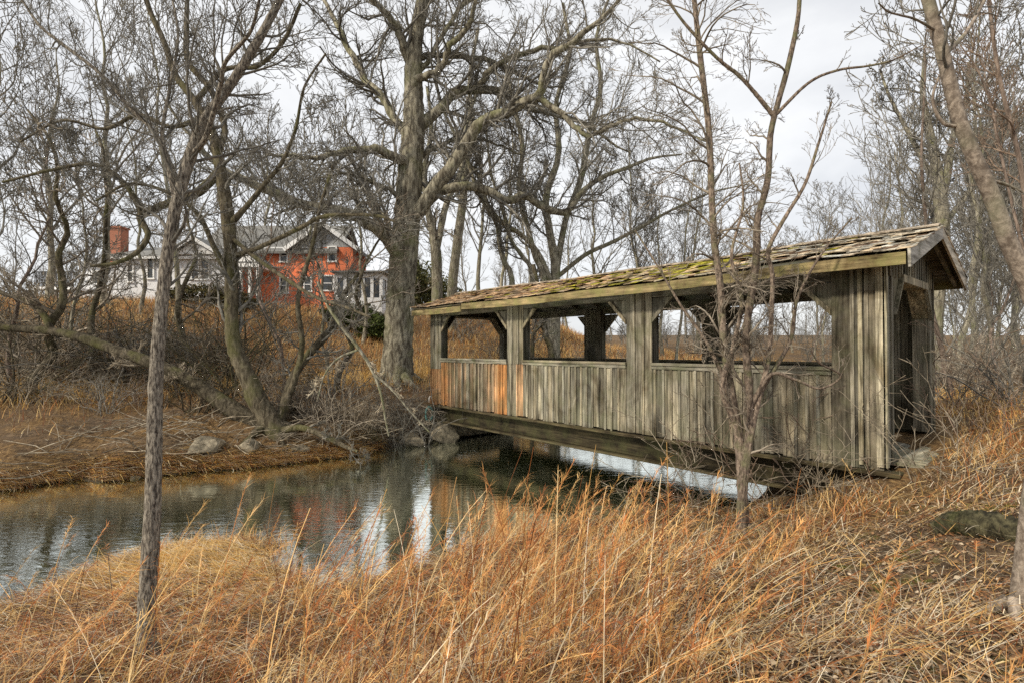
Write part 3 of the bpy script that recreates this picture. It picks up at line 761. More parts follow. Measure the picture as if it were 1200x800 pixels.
# multi stem tree in front of the bridge
b1=G(873,622); d=b1[1]; print('multi',b1)
traced_tree('multi_stem_tree','grey multi-stem young tree growing in front of the near end of the bridge',
 [([(868,640,26),(869,622,16),(870,600,13),(868,560,12),(866,520,12),(860,480,11),(852,430,9.5),(848,400,9),(845,340,8.5),(838,285,8.5),(835,230,8),(832,150,7.5),(822,60,7),(816,0,6),(806,-80,5)],(d,d+.3)),
  ([(881,640,20),(880,620,14),(879,590,12),(881,545,11),(886,500,10),(884,455,10),(880,415,9.5),(880,378,9.5),(887,330,9.5),(890,290,9),(891,255,8.5),(902,210,8),(906,150,7.5),(925,80,7),(938,20,6),(942,-30,5),(948,-90,3.5)],(d-.08,d-.3)),
  ([(874,635,12),(874,600,9),(878,540,8),(888,480,7),(900,430,6.5),(904,390,6),(906,324,5.5),(901,294,5.5),(921,255,5),(945,215,4.5),(962,165,3.5),(977,118,2.5)],(d+.05,d-.5)),
  ([(868,480,8),(857,450,6),(830,400,4),(800,360,3),(770,310,2.4),(745,270,1.8)],(d,d+.4)),
  ([(899,137,6),(868,92,4.5),(840,65,4),(805,25,3.5),(780,-10,3)],(d-.25,d-.5)),
  ([(908,135,5),(950,95,4),(985,80,3.5),(1020,75,3),(1050,68,2.5),(1085,50,1.5)],(d-.3,d-.8)),
  ([(866,500,9),(848,455,7),(862,400,5.5),(870,350,5),(858,300,4),(872,240,3),(868,190,2)],(d,d-.2)),
  ([(876,500,8),(892,455,6),(925,400,5),(935,350,4),(962,300,3),(1000,255,2)],(d,d-.3)),
  ([(872,480,7),(900,440,5),(930,445,4),(960,455,3),(985,440,3),(960,425,2.5),(950,410,2)],(d-.2,d-.7)),
  ],b1,M['stemgrey'],M['twigmid'],
 [sp_near(44,(.5,1.7),.42,(.42,1),.0022,-.09,.13,(7,4,2)),sp_near(20,(.3,1.0),.42,(.2,1),.0022,.05),sp_near(12,(.3,.8),.5,(.2,1),.002,.05),sp_near(8,(.2,.6),.5,(.2,1),.002),
  sp_near(10,(.3,.9),.5,(.1,1),.002),sp_near(7,(.15,.4),.5,(.3,1),.002,ks=(4,2,1)),sp_near(12,(.2,.7),.5,(.2,1),.002,ks=(5,3,1)),sp_near(12,(.2,.7),.5,(.2,1),.002,ks=(5,3,1)),sp_near(8,(.2,.5),.5,(.2,1),.002,ks=(4,3,1))],seed=2,N=90,sides=16,rough=.04)
# leaning tree at the right edge
b2=G(1187,718); d=b2[1]; print('lean',b2)
traced_tree('leaning_tree','smooth grey-brown tree at the right edge, its trunk bowing up and leftwards',
 [([(1192,750,54),(1196,715,42),(1203,640,36),(1213,560,33),(1224,480,31),(1224,400,29),(1206,335,27),(1184,285,25),(1163,225,23),(1143,180,21),(1128,140,20),(1118,100,19),(1108,55,18),(1096,10,17),(1085,-40,15),(1070,-110,11)],(d,d-.1)),
  ([(1113,62,8),(1135,40,6.5),(1150,15,5.5),(1165,-15,4.5),(1185,-60,3)],(d-.05,d+.5)),
  ([(1120,150,6),(1105,146,5),(1098,130,4.5),(1097,110,4),(1105,85,3)],(d-.05,d-.1)),
  ([(1106,30,4),(1080,18,3.2),(1060,14,3),(1045,10,2.5),(1034,0,2)],(d-.05,d-.5)),
  ([(1166,205,6),(1185,215,5),(1210,230,4)],(d,d))],
 b2,M['smooth'],M['twig'],
 [sp_near(10,(.3,.8),.3,(.75,1),ks=(4,3,1)),sp_near(7,(.3,.7),.5),sp_near(4,(.1,.3),.4,ks=(3,2,1)),sp_near(5,(.1,.3),.5,ks=(3,2,1)),sp_near(3,(.1,.3),.5,ks=(3,2,1))],seed=3,N=120,sides=26,rough=.018)
# dark leaning tree on the far bank with three trunks
b3=G(322,505); d=b3[1]; print('bank',b3)
far_sp=lambda K,l,up=.08,r=.4:[dict(K=K,tr=(.25,1),ang=(30,70),absl=l,fall=.4,nseg=9,wig=.2,up=up,rr=r,tip=.25,rmin=.009,sides=5),
            dict(K=8,tr=(.12,1),ang=(28,60),ratio=.6,nseg=6,wig=.14,up=.04,rr=.5,rmin=.0065,sides=4),
            dict(K=6,tr=(.15,1),ang=(25,55),ratio=.6,nseg=4,wig=.11,up=.03,rr=.6,rmin=.005,sides=3),
            dict(K=2,tr=(.25,1),ang=(22,50),ratio=.55,nseg=2,wig=.08,rr=.7,rmin=.0045,sides=3)]
traced_tree('bank_tree','dark mossy tree with splayed trunks on the far bank, a third of the way across',
 [([(330,515,34),(318,495,28),(303,470,25),(290,440,22),(278,415,20),(272,390,18),(271,350,17),(270,310,17),(266,260,18),(261,225,16),(255,190,14),(245,150,12),(222,112,10),(202,85,9),(188,45,8),(170,5,7),(160,-40,5)],(d,d)),
  ([(325,505,22),(332,480,14),(345,440,11),(362,415,10),(380,395,10),(395,375,8),(400,350,6),(420,320,4)],(d,d+1.5)),
  ([(255,185,9),(262,150,8),(245,105,8),(218,70,8),(215,30,7),(216,-20,5)],(d,d+1)),
  ([(270,270,10),(290,245,7),(312,215,6),(330,190,5),(345,150,4),(355,100,3),(380,60,2.5)],(d,d-1)),
  ([(322,505,12),(352,500,8),(385,512,6.5),(405,522,5),(420,528,3)],(d,d-1)),
  ([(270,330,10),(250,290,7),(230,250,6),(195,225,5),(150,215,4),(110,235,3)],(d,d-1.5)),
  ([(256,200,13),(227,227,12),(190,240,11),(163,253,10),(172,275,8),(160,295,7),(135,308,6),(105,312,4)],(d,d-1)),
  ([(167,251,9),(145,215,7),(110,192,6),(60,198,5),(0,213,4)],(d-.6,d-1)),
  ([(268,300,7),(300,290,6),(350,267,5.5),(380,253,5),(437,252,4),(470,262,2.5)],(d,d-1.5)),
  ([(272,275,6),(313,310,5),(367,347,4.5),(397,357,4),(435,372,2.5)],(d,d-1.5)),
  ([(240,140,8),(200,150,6),(160,135,5.5),(120,150,5),(70,140,4),(20,165,3)],(d,d-1)),
  ([(230,118,8),(262,80,6),(300,75,5.5),(330,45,5),(350,0,4)],(d,d-1)),
  ([(336,480,10),(350,440,8),(356,400,7),(350,350,6),(365,290,5),(375,240,4),(390,190,3)],(d,d+.8))],
 b3,M['darkbark'],M['twig'],[far_sp(18,(1,2.6)),far_sp(10,(.6,1.6)),far_sp(9,(.8,1.8)),far_sp(9,(.8,1.8)),far_sp(5,(.4,.9)),far_sp(10,(.7,1.6)),far_sp(9,(.7,1.6)),far_sp(10,(.7,1.6)),far_sp(10,(.7,1.6)),far_sp(9,(.6,1.4)),far_sp(10,(.7,1.6)),far_sp(10,(.7,1.6)),far_sp(8,(.6,1.4))],seed=4,N=70,rough=.05)
# fallen trunk
b4=G(310,502); 
traced_tree('fallen_trunk','thick mossy fallen trunk sloping down through the thicket on the far bank',
 [([(312,503,26),(285,487,24),(262,472,22),(235,453,20),(205,437,19),(170,422,17),(140,412,16),(100,397,15),(60,388,14),(20,385,13),(-30,380,11)],(b4[1]+.2,b4[1]+1.5)),
  ([(60,388,10),(50,368,10),(30,352,9),(5,345,7),(-20,335,5)],(b4[1]+1.3,b4[1]+1.5))],
 b4,M['darkbark'],M['twigpale'],far_sp(12,(.5,1.4)),cat='fallen tree',seed=5,sides=12)
# big hanging dead branch near the oak
gg=G(440,520)
traced_tree('dead_branch','thin pale broken branch hanging over the water left of the bridge end','x' and
 [([(372,330,3),(385,360,4),(402,385,4.5),(418,405,4.5),(432,425,4.5),(440,441,4),(447,462,3.2),(452,490,2.5),(456,510,2)],(11,12)),
  ([(440,438,3.5),(462,458,3),(480,480,2.6),(503,505,2)],(11.4,12)),
  ([(418,410,3),(395,420,2.6),(380,440,2),(372,470,1.6)],(11.5,11)),],
 at(440,441,11.5),M['grey'],M['twigpale'],far_sp(3,(.3,.8),-.1),cat='dead branch',seed=6,sides=6)

def roots(tree,base,r,n,seed,L=3.0,mat='grey'):
    rg_=np.random.default_rng(seed)
    for k in range(n):
        a=2*PI*k/n+rg_.uniform(-.35,.35); ln=r*L*rg_.uniform(.7,1.3); pts=[]
        for t,hh in ((0,r*1.1),(.25,r*.62),(.55,r*.18),(1,-r*.25)):
            px_,py_=base[0]+math.cos(a+t*.3)*(r*.35+ln*t),base[1]+math.sin(a+t*.3)*(r*.35+ln*t)
            pts.append((px_-base[0],py_-base[1],float(H(px_,py_))+hh-base[2]))
        P,R=resample(np.array(pts),np.array([r*.42,r*.38,r*.26,r*.1]),10)
        tubes('root',[(P[None],R[None],8)],M[mat],tree,.06,seed+k)
OBJ=bpy.data.objects
roots(OBJ['slim_tree'],b0,.062,5,1,3.0,'furrow'); roots(OBJ['multi_stem_tree'],b1,.075,6,2,3.2,'stemgrey'); roots(OBJ['leaning_tree'],b2,.09,5,3,2.6,'smooth'); roots(OBJ['oak_tree'],gO,.5,7,4,2.2,'oak'); roots(OBJ['bank_tree'],b3,.22,6,5,3.0,'darkbark')
g1=G(1100,622); g2=G(1196,634)
P,R=resample(np.array([g1+(-.05,0,.02),g1*.7+g2*.3+(0,.05,.08),g1*.35+g2*.65+(0,.02,.09),g2+(.1,0,.05)]),np.array([.07,.11,.125,.12]),30)
lg=tubes('mossy_log',[(P[None],R[None],18)],M['mosslog'],None,.07,61); tag(lg,'dark mossy rotting log in the dead grass beside the bowed tree','log')
# --- background trees : variants, then copies
def make_variant(seed,h,r,K=16,lean=0,wide=.42,t0=.22,ks=(7,4,2),upw=.12,rmin=.0085,fork=False,mat='grey'):
    rng=np.random.default_rng(seed)
    n=14; z=np.linspace(-.3,h,n); dx=np.cumsum(rng.normal(0,.12,(n,2)),axis=0); dx-=dx[0]; dx[:,0]+=lean*(z.clip(0)/h)**1.3*h
    P=np.c_[dx[:,0],dx[:,1],z]; R=.78*r*(1-.86*(z.clip(0)/h)**1.0); R[0]*=1.5; R[1]*=1.05
    P,R=resample(P,R,22)
    levels=levels_from(rng,P[None],R[None],[
      dict(K=K,tr=(t0,.98),ang=(25,62),ratio=wide,fall=.55,nseg=9,wig=.14,up=upw,rr=.5,tip=.2,rmin=rmin*1.5,sides=5),
      dict(K=ks[0],tr=(.12,1),ang=(25,55),ratio=.6,nseg=6,wig=.12,up=.07,rr=.5,rmin=rmin*1.3,sides=4),
      dict(K=ks[1]+1,tr=(.15,1),ang=(22,50),ratio=.6,nseg=4,wig=.1,up=.05,rr=.6,rmin=rmin*1.15,sides=3),
      dict(K=max(1,ks[2]-1),tr=(.2,1),ang=(20,46),ratio=.55,nseg=2,wig=.08,rr=.7,rmin=rmin,sides=3)])
    me_t=tubes('trunk',[(P[None],R[None],10)],M[mat],None,.03,seed)
    me_b=tubes('branches',levels,M['twig'],None)
    A,B=me_t.data,me_b.data; bpy.data.objects.remove(me_t); bpy.data.objects.remove(me_b)
    return A,B
VAR=[make_variant(200,13,.17,18,.02),make_variant(201,15,.22,20,-.03,.5,.25),make_variant(202,12,.12,16,.06,.35,.3),
     make_variant(203,11,.10,22,-.05,.38,.18,(6,5,3),.2),make_variant(204,16,.26,18,.03,.55,.2),make_variant(205,9,.08,20,.08,.4,.12,(6,4,3),.16,.006,False,'redbark'),
     make_variant(206,14,.15,18,-.08,.4,.35),make_variant(207,7,.06,22,.1,.5,.08,(6,4,2),.15,.006,False,'redbark')]
def crooked(seed,h,r):
    rng=np.random.default_rng(seed); n=12; z=np.linspace(-.3,h,n); dx=np.cumsum(rng.normal(0,.28,(n,2)),axis=0); dx-=dx[0]
    P,R=resample(np.c_[dx,z],r*(1-.8*z.clip(0)/h),30)
    lv=levels_from(rng,P[None],R[None],[dict(K=11,tr=(.12,1),ang=(40,85),absl=(1.6,4.2),fall=.3,nseg=12,wig=.22,up=.02,rr=.55,tip=.25,rmin=.012,sides=5),
      dict(K=8,tr=(.1,1),ang=(30,65),ratio=.45,nseg=7,wig=.18,up=.03,rr=.5,rmin=.009,sides=4),dict(K=6,tr=(.12,1),ang=(28,60),ratio=.5,nseg=5,wig=.13,up=.02,rr=.6,rmin=.006,sides=3),dict(K=2,tr=(.2,1),ang=(25,55),ratio=.5,nseg=2,wig=.1,rr=.7,rmin=.005,sides=3)])
    a=tubes('trunk',[(P[None],R[None],12)],M['darkbark'],None,.05,seed); b=tubes('branches',lv,M['twigmid'],None); A,B=a.data,b.data
    bpy.data.objects.remove(a); bpy.data.objects.remove(b); return A,B
VAR+=[crooked(500,7.5,.13),crooked(501,6,.10),crooked(502,8.5,.12)]
def place_tree(v,px,d,rz,sc,label,group,py=None):
    x=(px-600)/F*d; z=float(H(x,d)); A,B=VAR[v]
    T=empty('bare_tree',(x,d,z),rz,label,'tree',group); T.scale=(sc,sc,sc*rnd.uniform(.92,1.08))
    link('trunk',A,T); link('branches',B,T)
    return T
# left hill, each of these can be told apart
LH=[(1,127,25,.3,1.0,'tall straight grey tree on the hill in front of the brick chimney'),
    (4,58,27,2.0,.85,'grey tree on the hill between the left edge and the brick chimney'),
    (2,163,24,4.0,.9,'thin tree on the hill left of the white house windows'),
    (6,206,23,1.1,1.05,'grey trunk on the hill in front of the middle of the white house'),
    (0,-20,20,.7,1.0,'bare tree half cut off by the left edge of the picture'),
    (3,95,17,3.0,.8,'many-twigged small tree between the two tall trees left of the white house'),
    (5,15,14,5.0,.9,'reddish young tree at the left edge above the fallen trunk'),
    (7,330,15,2.4,1.1,'reddish bushy sapling in front of the brick house'),
    (3,385,20,1.0,.9,'twiggy tree in front of the gable of the brick house'),
    (2,425,26,3.3,1.0,'thin bare tree by the sunroom of the brick house'),
    (8,48,13.5,2.2,.95,'dark crooked tree on the far bank near the left edge, limbs reaching sideways'),
    (9,398,16.5,.6,1.0,'dark crooked small tree on the far bank halfway between the splayed trunks and the oak'),
    (10,105,15,4.1,.95,'dark crooked tree with sideways limbs on the far bank left of the slim tree'),
    (9,225,17.5,2.9,1.1,'dark crooked small tree in the thicket just right of the slim tree'),
    (0,300,38,1.9,1.15,'bare tree rising behind the roof of the brick house')]
for v,px,d,rz,sc,lab in LH: place_tree(v,px,d,rz,sc,lab,'bare trees around the houses')
# behind the bridge, traced stems
mid_sp=lambda K,l:[dict(K=K,tr=(.3,1),ang=(25,62),absl=l,fall=.5,nseg=9,wig=.17,up=.08,rr=.45,tip=.22,rmin=.011,sides=5),
            dict(K=8,tr=(.12,1),ang=(28,58),ratio=.62,nseg=6,wig=.13,up=.05,rr=.5,rmin=.010,sides=4),
            dict(K=6,tr=(.15,1),ang=(25,52),ratio=.6,nseg=4,wig=.11,up=.04,rr=.6,rmin=.009,sides=3),
            dict(K=1,tr=(.25,1),ang=(22,48),ratio=.55,nseg=2,wig=.08,rr=.7,rmin=.007,sides=3)]
def gb(px,d): x=(px-600)/F*d; return np.array([x,d,float(H(x,d))])
def base_row(px,d): g=gb(px,d); return HOR-(g[2]-CZ)*F/d
D=24; y=base_row(648,D)+6
traced_tree('clump_tree','stout grey multi-trunk tree rising behind the bridge roof right of the oak',
 [([(650,y,19),(650,340,16),(651,310,14),(644,270,11),(640,230,11),(655,180,9),(652,120,7),(668,60,6),(660,0,4)],(D,D)),
  ([(652,330,11),(664,260,9),(682,210,10),(692,150,8),(705,100,7),(700,40,5),(720,-20,4)],(D,D+1)),
  ([(646,y,12),(636,330,10),(626,300,9),(618,268,8),(608,225,7),(612,170,7),(600,110,6),(590,60,4)],(D,D-1)),
  ([(650,345,9),(632,300,8),(610,275,7),(590,262,7),(572,240,6),(560,205,5),(540,180,4),(520,170,3)],(D,D-2)),
  ([(655,330,7),(690,300,6.5),(720,285,6),(760,262,5),(790,245,4),(835,225,3),(880,215,2)],(D,D-1.5)),
  ],gb(648,D),M['grey'],M['twig'],mid_sp(16,(1.4,3.2)),seed=10,N=26,sides=10,wm=.8)
D=27; y=base_row(510,D)+6
traced_tree('forked_tree','grey tree with a low fork just right of the oak trunk',
 [([(512,y,16),(512,340,13),(511,300,13),(507,272,10),(500,240,8),(497,200,7),(505,150,5),(500,100,4)],(D,D)),
  ([(511,300,9),(518,262,8),(525,235,7),(540,200,6),(545,150,5),(560,100,4)],(D,D+1))],gb(512,D),M['grey'],M['twig'],mid_sp(14,(1.4,3.4)),seed=11,N=24,sides=10)
D=29; y=base_row(530,D)+6
traced_tree('straight_tree','slender pale trunk behind the far corner of the bridge roof',
 [([(528,y,14),(530,335,12),(535,290,11),(542,237,10),(546,190,9),(552,140,7),(550,90,5),(560,30,4)],(D,D))],gb(530,D),M['grey'],M['twig'],mid_sp(18,(1.4,3.4)),seed=12,N=24,sides=10)
D=22; y=base_row(586,D)+4
traced_tree('leaning_stem_tree','thin stems leaning left from behind the left part of the bridge roof',
 [([(604,y,10),(600,330,9),(592,310,9),(585,285,8),(582,262,7),(560,225,6),(545,180,5),(520,130,4),(510,90,3)],(D,D)),
  ([(606,y,8),(625,330,8),(612,300,7),(600,283,6),(590,250,5),(575,200,4),(570,150,3)],(D,D+.5)),
  ],gb(604,D),M['grey'],M['twig'],mid_sp(9,(1.2,2.6)),seed=13,N=24,sides=8,wm=.75)
D=19; y=base_row(640,D)+5
traced_tree('window_tree','dark crooked sapling seen through the middle opening of the bridge',
 [([(650,y+10,9),(646,412,8),(640,395,7),(636,370,7),(632,345,6),(625,310,5)],(D,D)),([(623,y+10,5),(624,405,5),(626,390,4),(640,375,3.5)],(D,D))],gb(640,D),M['darkbark'],M['twig'],mid_sp(10,(.6,1.6)),seed=14,N=18,sides=8)
# right woods and behind the bridge: copies
MIDL=[(1,700,34),(6,745,30),(0,775,38),(3,735,26),(2,795,28),(4,815,42),(5,850,33),(6,590,36),(1,560,40),(3,615,33),(2,665,38)]
for k,(v,px,d) in enumerate(MIDL): place_tree(v,px,d,k*1.3,rnd.uniform(.85,1.1),'bare grey tree in the woods beyond the left half of the bridge roof','trees in the woods beyond the bridge')
MIDR=[(7,900,34),(3,930,48),(2,955,44),(5,980,50),(0,1010,52),(6,880,55),(4,1035,46),(3,968,36),(5,945,30)]
for k,(v,px,d) in enumerate(MIDR): place_tree(v,px,d,k*2.1,rnd.uniform(.85,1.1) if px<1000 else 1.15,'low bare tree on the skyline under the open patch of sky','trees on the skyline beyond the bridge')
D=19; y=base_row(1105,D)+6
traced_tree('gable_tree','thick grey-brown trunk rising directly behind the near gable of the bridge',
 [([(1092,y,24),(1096,380,20),(1102,320,20),(1106,270,20),(1104,230,19),(1100,195,15),(1092,150,11),(1085,110,8),(1088,60,5)],(D,D)),
  ([(1105,240,13),(1113,205,11),(1120,160,9),(1135,120,7),(1140,70,5)],(D,D-1)),
  ([(1106,262,10),(1125,240,8),(1150,205,7),(1175,170,5),(1195,130,4)],(D,D+1)),
  ([(1103,225,8),(1085,190,7),(1065,150,6),(1045,110,4),(1035,80,3)],(D,D+1))],gb(1098,D),M['grey'],M['twig'],mid_sp(15,(1.2,2.8)),seed=15,N=24,sides=10)
D=7.5; g=gb(1180,D)
traced_tree('reddish_tree','slender reddish tree behind the bowed trunk in the upper right corner',
 [([(1215,500,15),(1212,400,14),(1208,300,13),(1200,200,12),(1190,150,11),(1178,100,10),(1170,50,9),(1165,0,8),(1158,-60,6)],(D,D)),
  ([(1206,320,9),(1192,260,8),(1182,210,7),(1172,160,7),(1165,120,6),(1150,80,4),(1130,50,3)],(D,D+.5))],
 gb(1215,D),M['redbark'],M['twigred'],[dict(q) for q in sp_near(14,(.5,1.4),.45,(.25,1),.003)],seed=16,N=24,sides=10,wm=.6)
RW=[(1,1065,24),(6,1130,16),(2,1150,13),(0,1160,22),(3,1185,17),(5,1125,12),(4,1140,30),(7,1170,11),(2,1195,20),(1,1215,26),(3,1085,28),(5,1105,23),(6,1180,28),(0,1235,15),(7,1145,19),(3,1055,33),(2,1120,36),(4,1190,38)]
for k,(v,px,d) in enumerate(RW): place_tree(v,px,d,k*1.7,rnd.uniform(.75,1.05),'bare tree among the dense woods right of the bridge','trees in the woods right of the bridge')

# far woods: one mass
rng=np.random.default_rng(77); lv={}
Vs=[];Fs=[];n=0
fv=[]
for s in range(4):
    hh=11; z=np.linspace(0,hh,10); P=np.c_[np.cumsum(rng.normal(0,.12,10)),np.cumsum(rng.normal(0,.12,10)),z]; R=.14*(1-.85*z/hh)
    L_=[(P[None],R[None],5)]+levels_from(rng,P[None],R[None],[dict(K=18,tr=(.15,1),ang=(25,55),ratio=.42,nseg=6,wig=.15,up=.15,rr=.5,rmin=.018,sides=3),dict(K=7,tr=(.15,1),ang=(25,60),ratio=.5,nseg=4,wig=.15,up=.08,rr=.6,rmin=.014,sides=3),dict(K=4,tr=(.15,1),ang=(25,60),ratio=.5,nseg=2,wig=.15,up=.05,rr=.6,rmin=.011,sides=3)])
    vv=[];ff=[];q=0
    for P_,R_,sd in L_:
        a,bq=tube_arrays(P_,R_,sd); vv.append(a); ff.append(bq+q); q+=len(a)
    fv.append((np.concatenate(vv),np.concatenate(ff)))
for k in range(90):
    d=rng.uniform(52,95); px=rng.uniform(-60,1260); x=(px-600)/F*d
    if 860<px<1010: d=rng.uniform(80,110); x=(px-600)/F*d
    v,f=fv[k%4]; a=rng.uniform(0,6.28); s=rng.uniform(.7,1.15)*(.7 if 860<px<1010 else 1)
    c_,s_=math.cos(a),math.sin(a)
    w=np.c_[v[:,0]*c_-v[:,1]*s_,v[:,0]*s_+v[:,1]*c_,v[:,2]]*s+np.array([x,d,float(H(x,d))-.2])
    Vs.append(w); Fs.append(f+n); n+=len(w)
for k in range(170):
    d=rng.uniform(40,95); px=rng.uniform(690,1060); x=(px-600)/F*d
    v,f=fv[k%4]; a=rng.uniform(0,6.28); s=rng.uniform(.12,.34)
    c_,s_=math.cos(a),math.sin(a)
    w=np.c_[v[:,0]*c_-v[:,1]*s_,v[:,0]*s_+v[:,1]*c_,v[:,2]]*np.array([s*1.6,s*1.6,s])+np.array([x,d,float(H(x,d))-.2])
    Vs.append(w); Fs.append(f+n); n+=len(w)
o=link('woods',np_mesh('woods',np.concatenate(Vs),np.concatenate(Fs),True),None,M['twig']); tag(o,'far bare woods along the horizon beyond the fields','woods',kind='stuff')

# ------------------------------------------------------------------ shrubs: tangles of bare stems
def make_shrub(seed,h,n=26,mat='twig',rad=.012,droop=-.05):
    rng=np.random.default_rng(seed); N=9
    az=rng.uniform(0,2*PI,n); lean=rng.uniform(.1,.9,n); d=np.stack([np.cos(az)*np.sin(lean),np.sin(az)*np.sin(lean),np.cos(lean)],-1)
    s=rng.normal(0,.12,(n,3))*h; s[:,2]=-.08; ln=h*rng.uniform(.7,1.3,n)
    Q=np.empty((n,N,3)); Q[:,0]=s
    for k in range(N-1):
        d=norm(d+rng.normal(0,.18,d.shape)+np.array([0,0,droop*k*.5])); Q[:,k+1]=Q[:,k]+d*(ln/(N-1))[:,None]
    Q[:,:,2]=np.maximum(Q[:,:,2],-.08)
    R=rad*rng.uniform(.5,1.3,n)[:,None]*np.linspace(1,.3,N)[None,:]
    lv=[(Q,R,4)]+levels_from(rng,Q,R,[dict(K=5,tr=(.2,1),ang=(25,75),ratio=.5,nseg=5,wig=.18,up=.02,rr=.6,rmin=.0055,sides=3),dict(K=3,tr=(.2,1),ang=(25,70),ratio=.55,nseg=3,wig=.15,up=.02,rr=.65,rmin=.004,sides=3)])
    o=tubes('shrub',lv,M[mat],None); me=o.data; bpy.data.objects.remove(o); return me
SH=[make_shrub(300,1.9,15,'twigpale',.016),make_shrub(301,2.3,18,'twig',.02),make_shrub(302,1.3,15,'twigred',.014),make_shrub(303,2.8,17,'darkbark',.024),make_shrub(304,1.7,18,'twigmid',.018),make_shrub(305,.9,14,'twigpale',.007),make_shrub(306,1.0,16,'darkbark',.014),make_shrub(307,1.9,8,'twigpale',.007,-.03),make_shrub(308,1.6,8,'twigred',.006,-.03)]
def shrub(v,px,py,sc,label,group,d=None,name='bare_shrub'):
    g=G(px,py) if d is None else gb(px,d)
    o=link(name,SH[v]); o.location=tuple(g); o.rotation_euler=(0,0,rnd.uniform(0,6)); o.scale=(sc*rnd.uniform(.9,1.3),sc*rnd.uniform(.9,1.3),sc)
    tag(o,label,'shrub',group); return o
k=0
for px in range(-30,475,18):
    for dd in (13.2,15.5,19):
        if dd>14 and (405<px<540 or (px>300 and rnd.random()<.55)): continue
        shrub(rnd.choice([0,3,1,2,3,4,6,4]),px+rnd.uniform(-14,14),0,rnd.uniform(.6,1.25)*(.7 if dd<14 else 1),['bare tangled shrub in the thicket at the foot of the far bank','bare tangled shrub in the brown thicket halfway up the far bank','bare tangled shrub in the thicket on the slope below the houses'][(13.2,15.5,19).index(dd)],'shrubs of the thicket on the far bank',d=dd+rnd.uniform(-1,1.2))
for px in (345,372,398,420,440):
    shrub(rnd.choice([0,6,4]),px,0,rnd.uniform(.5,.8),'tangled twigs crowding the waterline left of the bridge end','tangled twigs at the waterline',d=12.9+rnd.uniform(-.5,.6))
for px,d in ((560,20),(600,21),(660,19.5),(700,20.5),(730,23),(640,23),(690,26),(545,27),(580,25),(800,30),(860,38)):
    shrub(rnd.choice([1,2,3,4]),px,0,rnd.uniform(.8,1.1),'bare shrub seen through the openings of the bridge','shrubs beyond the bridge',d=d)
for px,d in ((1125,10),(1150,11.5),(1180,10.5),(1200,9),(1140,14),(1170,15),(1195,13),(1215,12),(1120,16),(1160,18),(1190,18),(1110,20),(1135,23),(1085,22),(1060,24)):
    shrub(rnd.choice([1,2,4,0,2]),px,0,rnd.uniform(.7,1.1),'bare reddish shrub in the undergrowth right of the bridge door','shrubs right of the bridge',d=d)
for v_,px,py,s,lab in ((7,832,600,.9,'pale arching twigs left of the multi-stem tree at the water edge'),(8,912,590,.95,'reddish thin stems against the bridge wall right of the multi-stem tree'),(7,965,575,.8,'pale thin stems in front of the corner boards of the bridge'),(8,790,612,.7,'reddish thin stems at the water edge well left of the multi-stem tree'),(7,1085,560,.7,'pale thin stems in the grass in front of the bridge door'),(8,1150,520,.9,'reddish thin stems in the golden grass right of the bridge door')):
    shrub(v_,px,py,s,lab,'thin stems around the near end of the bridge')
for px,py,s,lab in ((905,560,.8,'thin pale twigs beside the multi-stem tree by the bridge wall'),(835,585,.7,'low pale twigs left of the multi-stem tree at the bank edge'),(955,580,.7,'tan twigs at the bottom of the bridge wall near its corner')):
    shrub(5,px,py,s,lab,'twigs along the bridge wall')

# ------------------------------------------------------------------ evergreens and hedges
def leafmass(name,c,size,n,cols,ls,seed,label,cat,shape='ell',stems=True,group=None):
    rng=np.random.default_rng(seed)
    T=empty(name,tuple(c),0,label,cat,group)
    u=rng.normal(0,1,(n,3)); u=norm(u)*(rng.uniform(0.35,1,(n,1))**.5)
    if shape=='cone':
        t=rng.uniform(0,1,n)**.7; a=rng.uniform(0,2*PI,n); rr=(1-t)*.5*rng.uniform(.5,1.05,n)*(1+.25*np.sin(t*40))
        p=np.stack([np.cos(a)*rr*size[0],np.sin(a)*rr*size[1],t*size[2]],-1)
        t0=(1-t)
    else:
        lump=1+.22*np.sin(u[:,0]*5+seed)*np.cos(u[:,1]*6)+.15*np.sin(u[:,2]*9)
        p=u*lump[:,None]*np.array(size)/2; p[:,2]+=size[2]*.45
    nn=norm(rng.normal(0,1,(n,3))); t1=norm(np.cross(nn,rng.normal(0,1,(n,3)))); t2=np.cross(nn,t1)
    s=ls*rng.uniform(.6,1.3,(n,1))
    V=np.stack([p-t1*s,p+t2*s*.45,p+t1*s,p-t2*s*.45],1).reshape(-1,3)
    Fq=np.arange(n*4).reshape(n,4)
    ci=rng.integers(0,len(cols),n); cc=np.array(cols)[ci]*rng.uniform(.7,1.3,(n,1)); cc=np.repeat(cc,4,axis=0)
    link('crown',np_mesh('crown',V,Fq,False,cc),T,M['leaf'])
    if stems:
        h=size[2]*(.8 if shape=='cone' else .6)
        P=np.array([(0,0,-.2),(0.02,0,h*.3),(0,.02,h*.6),(0,0,h)])[None]; R=np.array([[.12,.09,.06,.02]])*size[0]*.3
        tubes('trunk',[(P,R,6)],M['darkbark'],T)
    return T
for k,(px,d,w,h) in enumerate(((478,46,3.4,5.2),(489,48,3.4,5.0),(500,47,3.4,4.8),(511,50,3.6,4.7),(522,52,3.4,4.3))):
    leafmass('conifer',gb(px,d),(w,w,h),2600,[(.10,.10,.035),(.13,.12,.045),(.07,.075,.03)],.16,400+k,'dark olive conifer in the far row between the oak and the bridge','conifer','cone' if k%2 else 'ell',group='row of conifers beyond the oak')
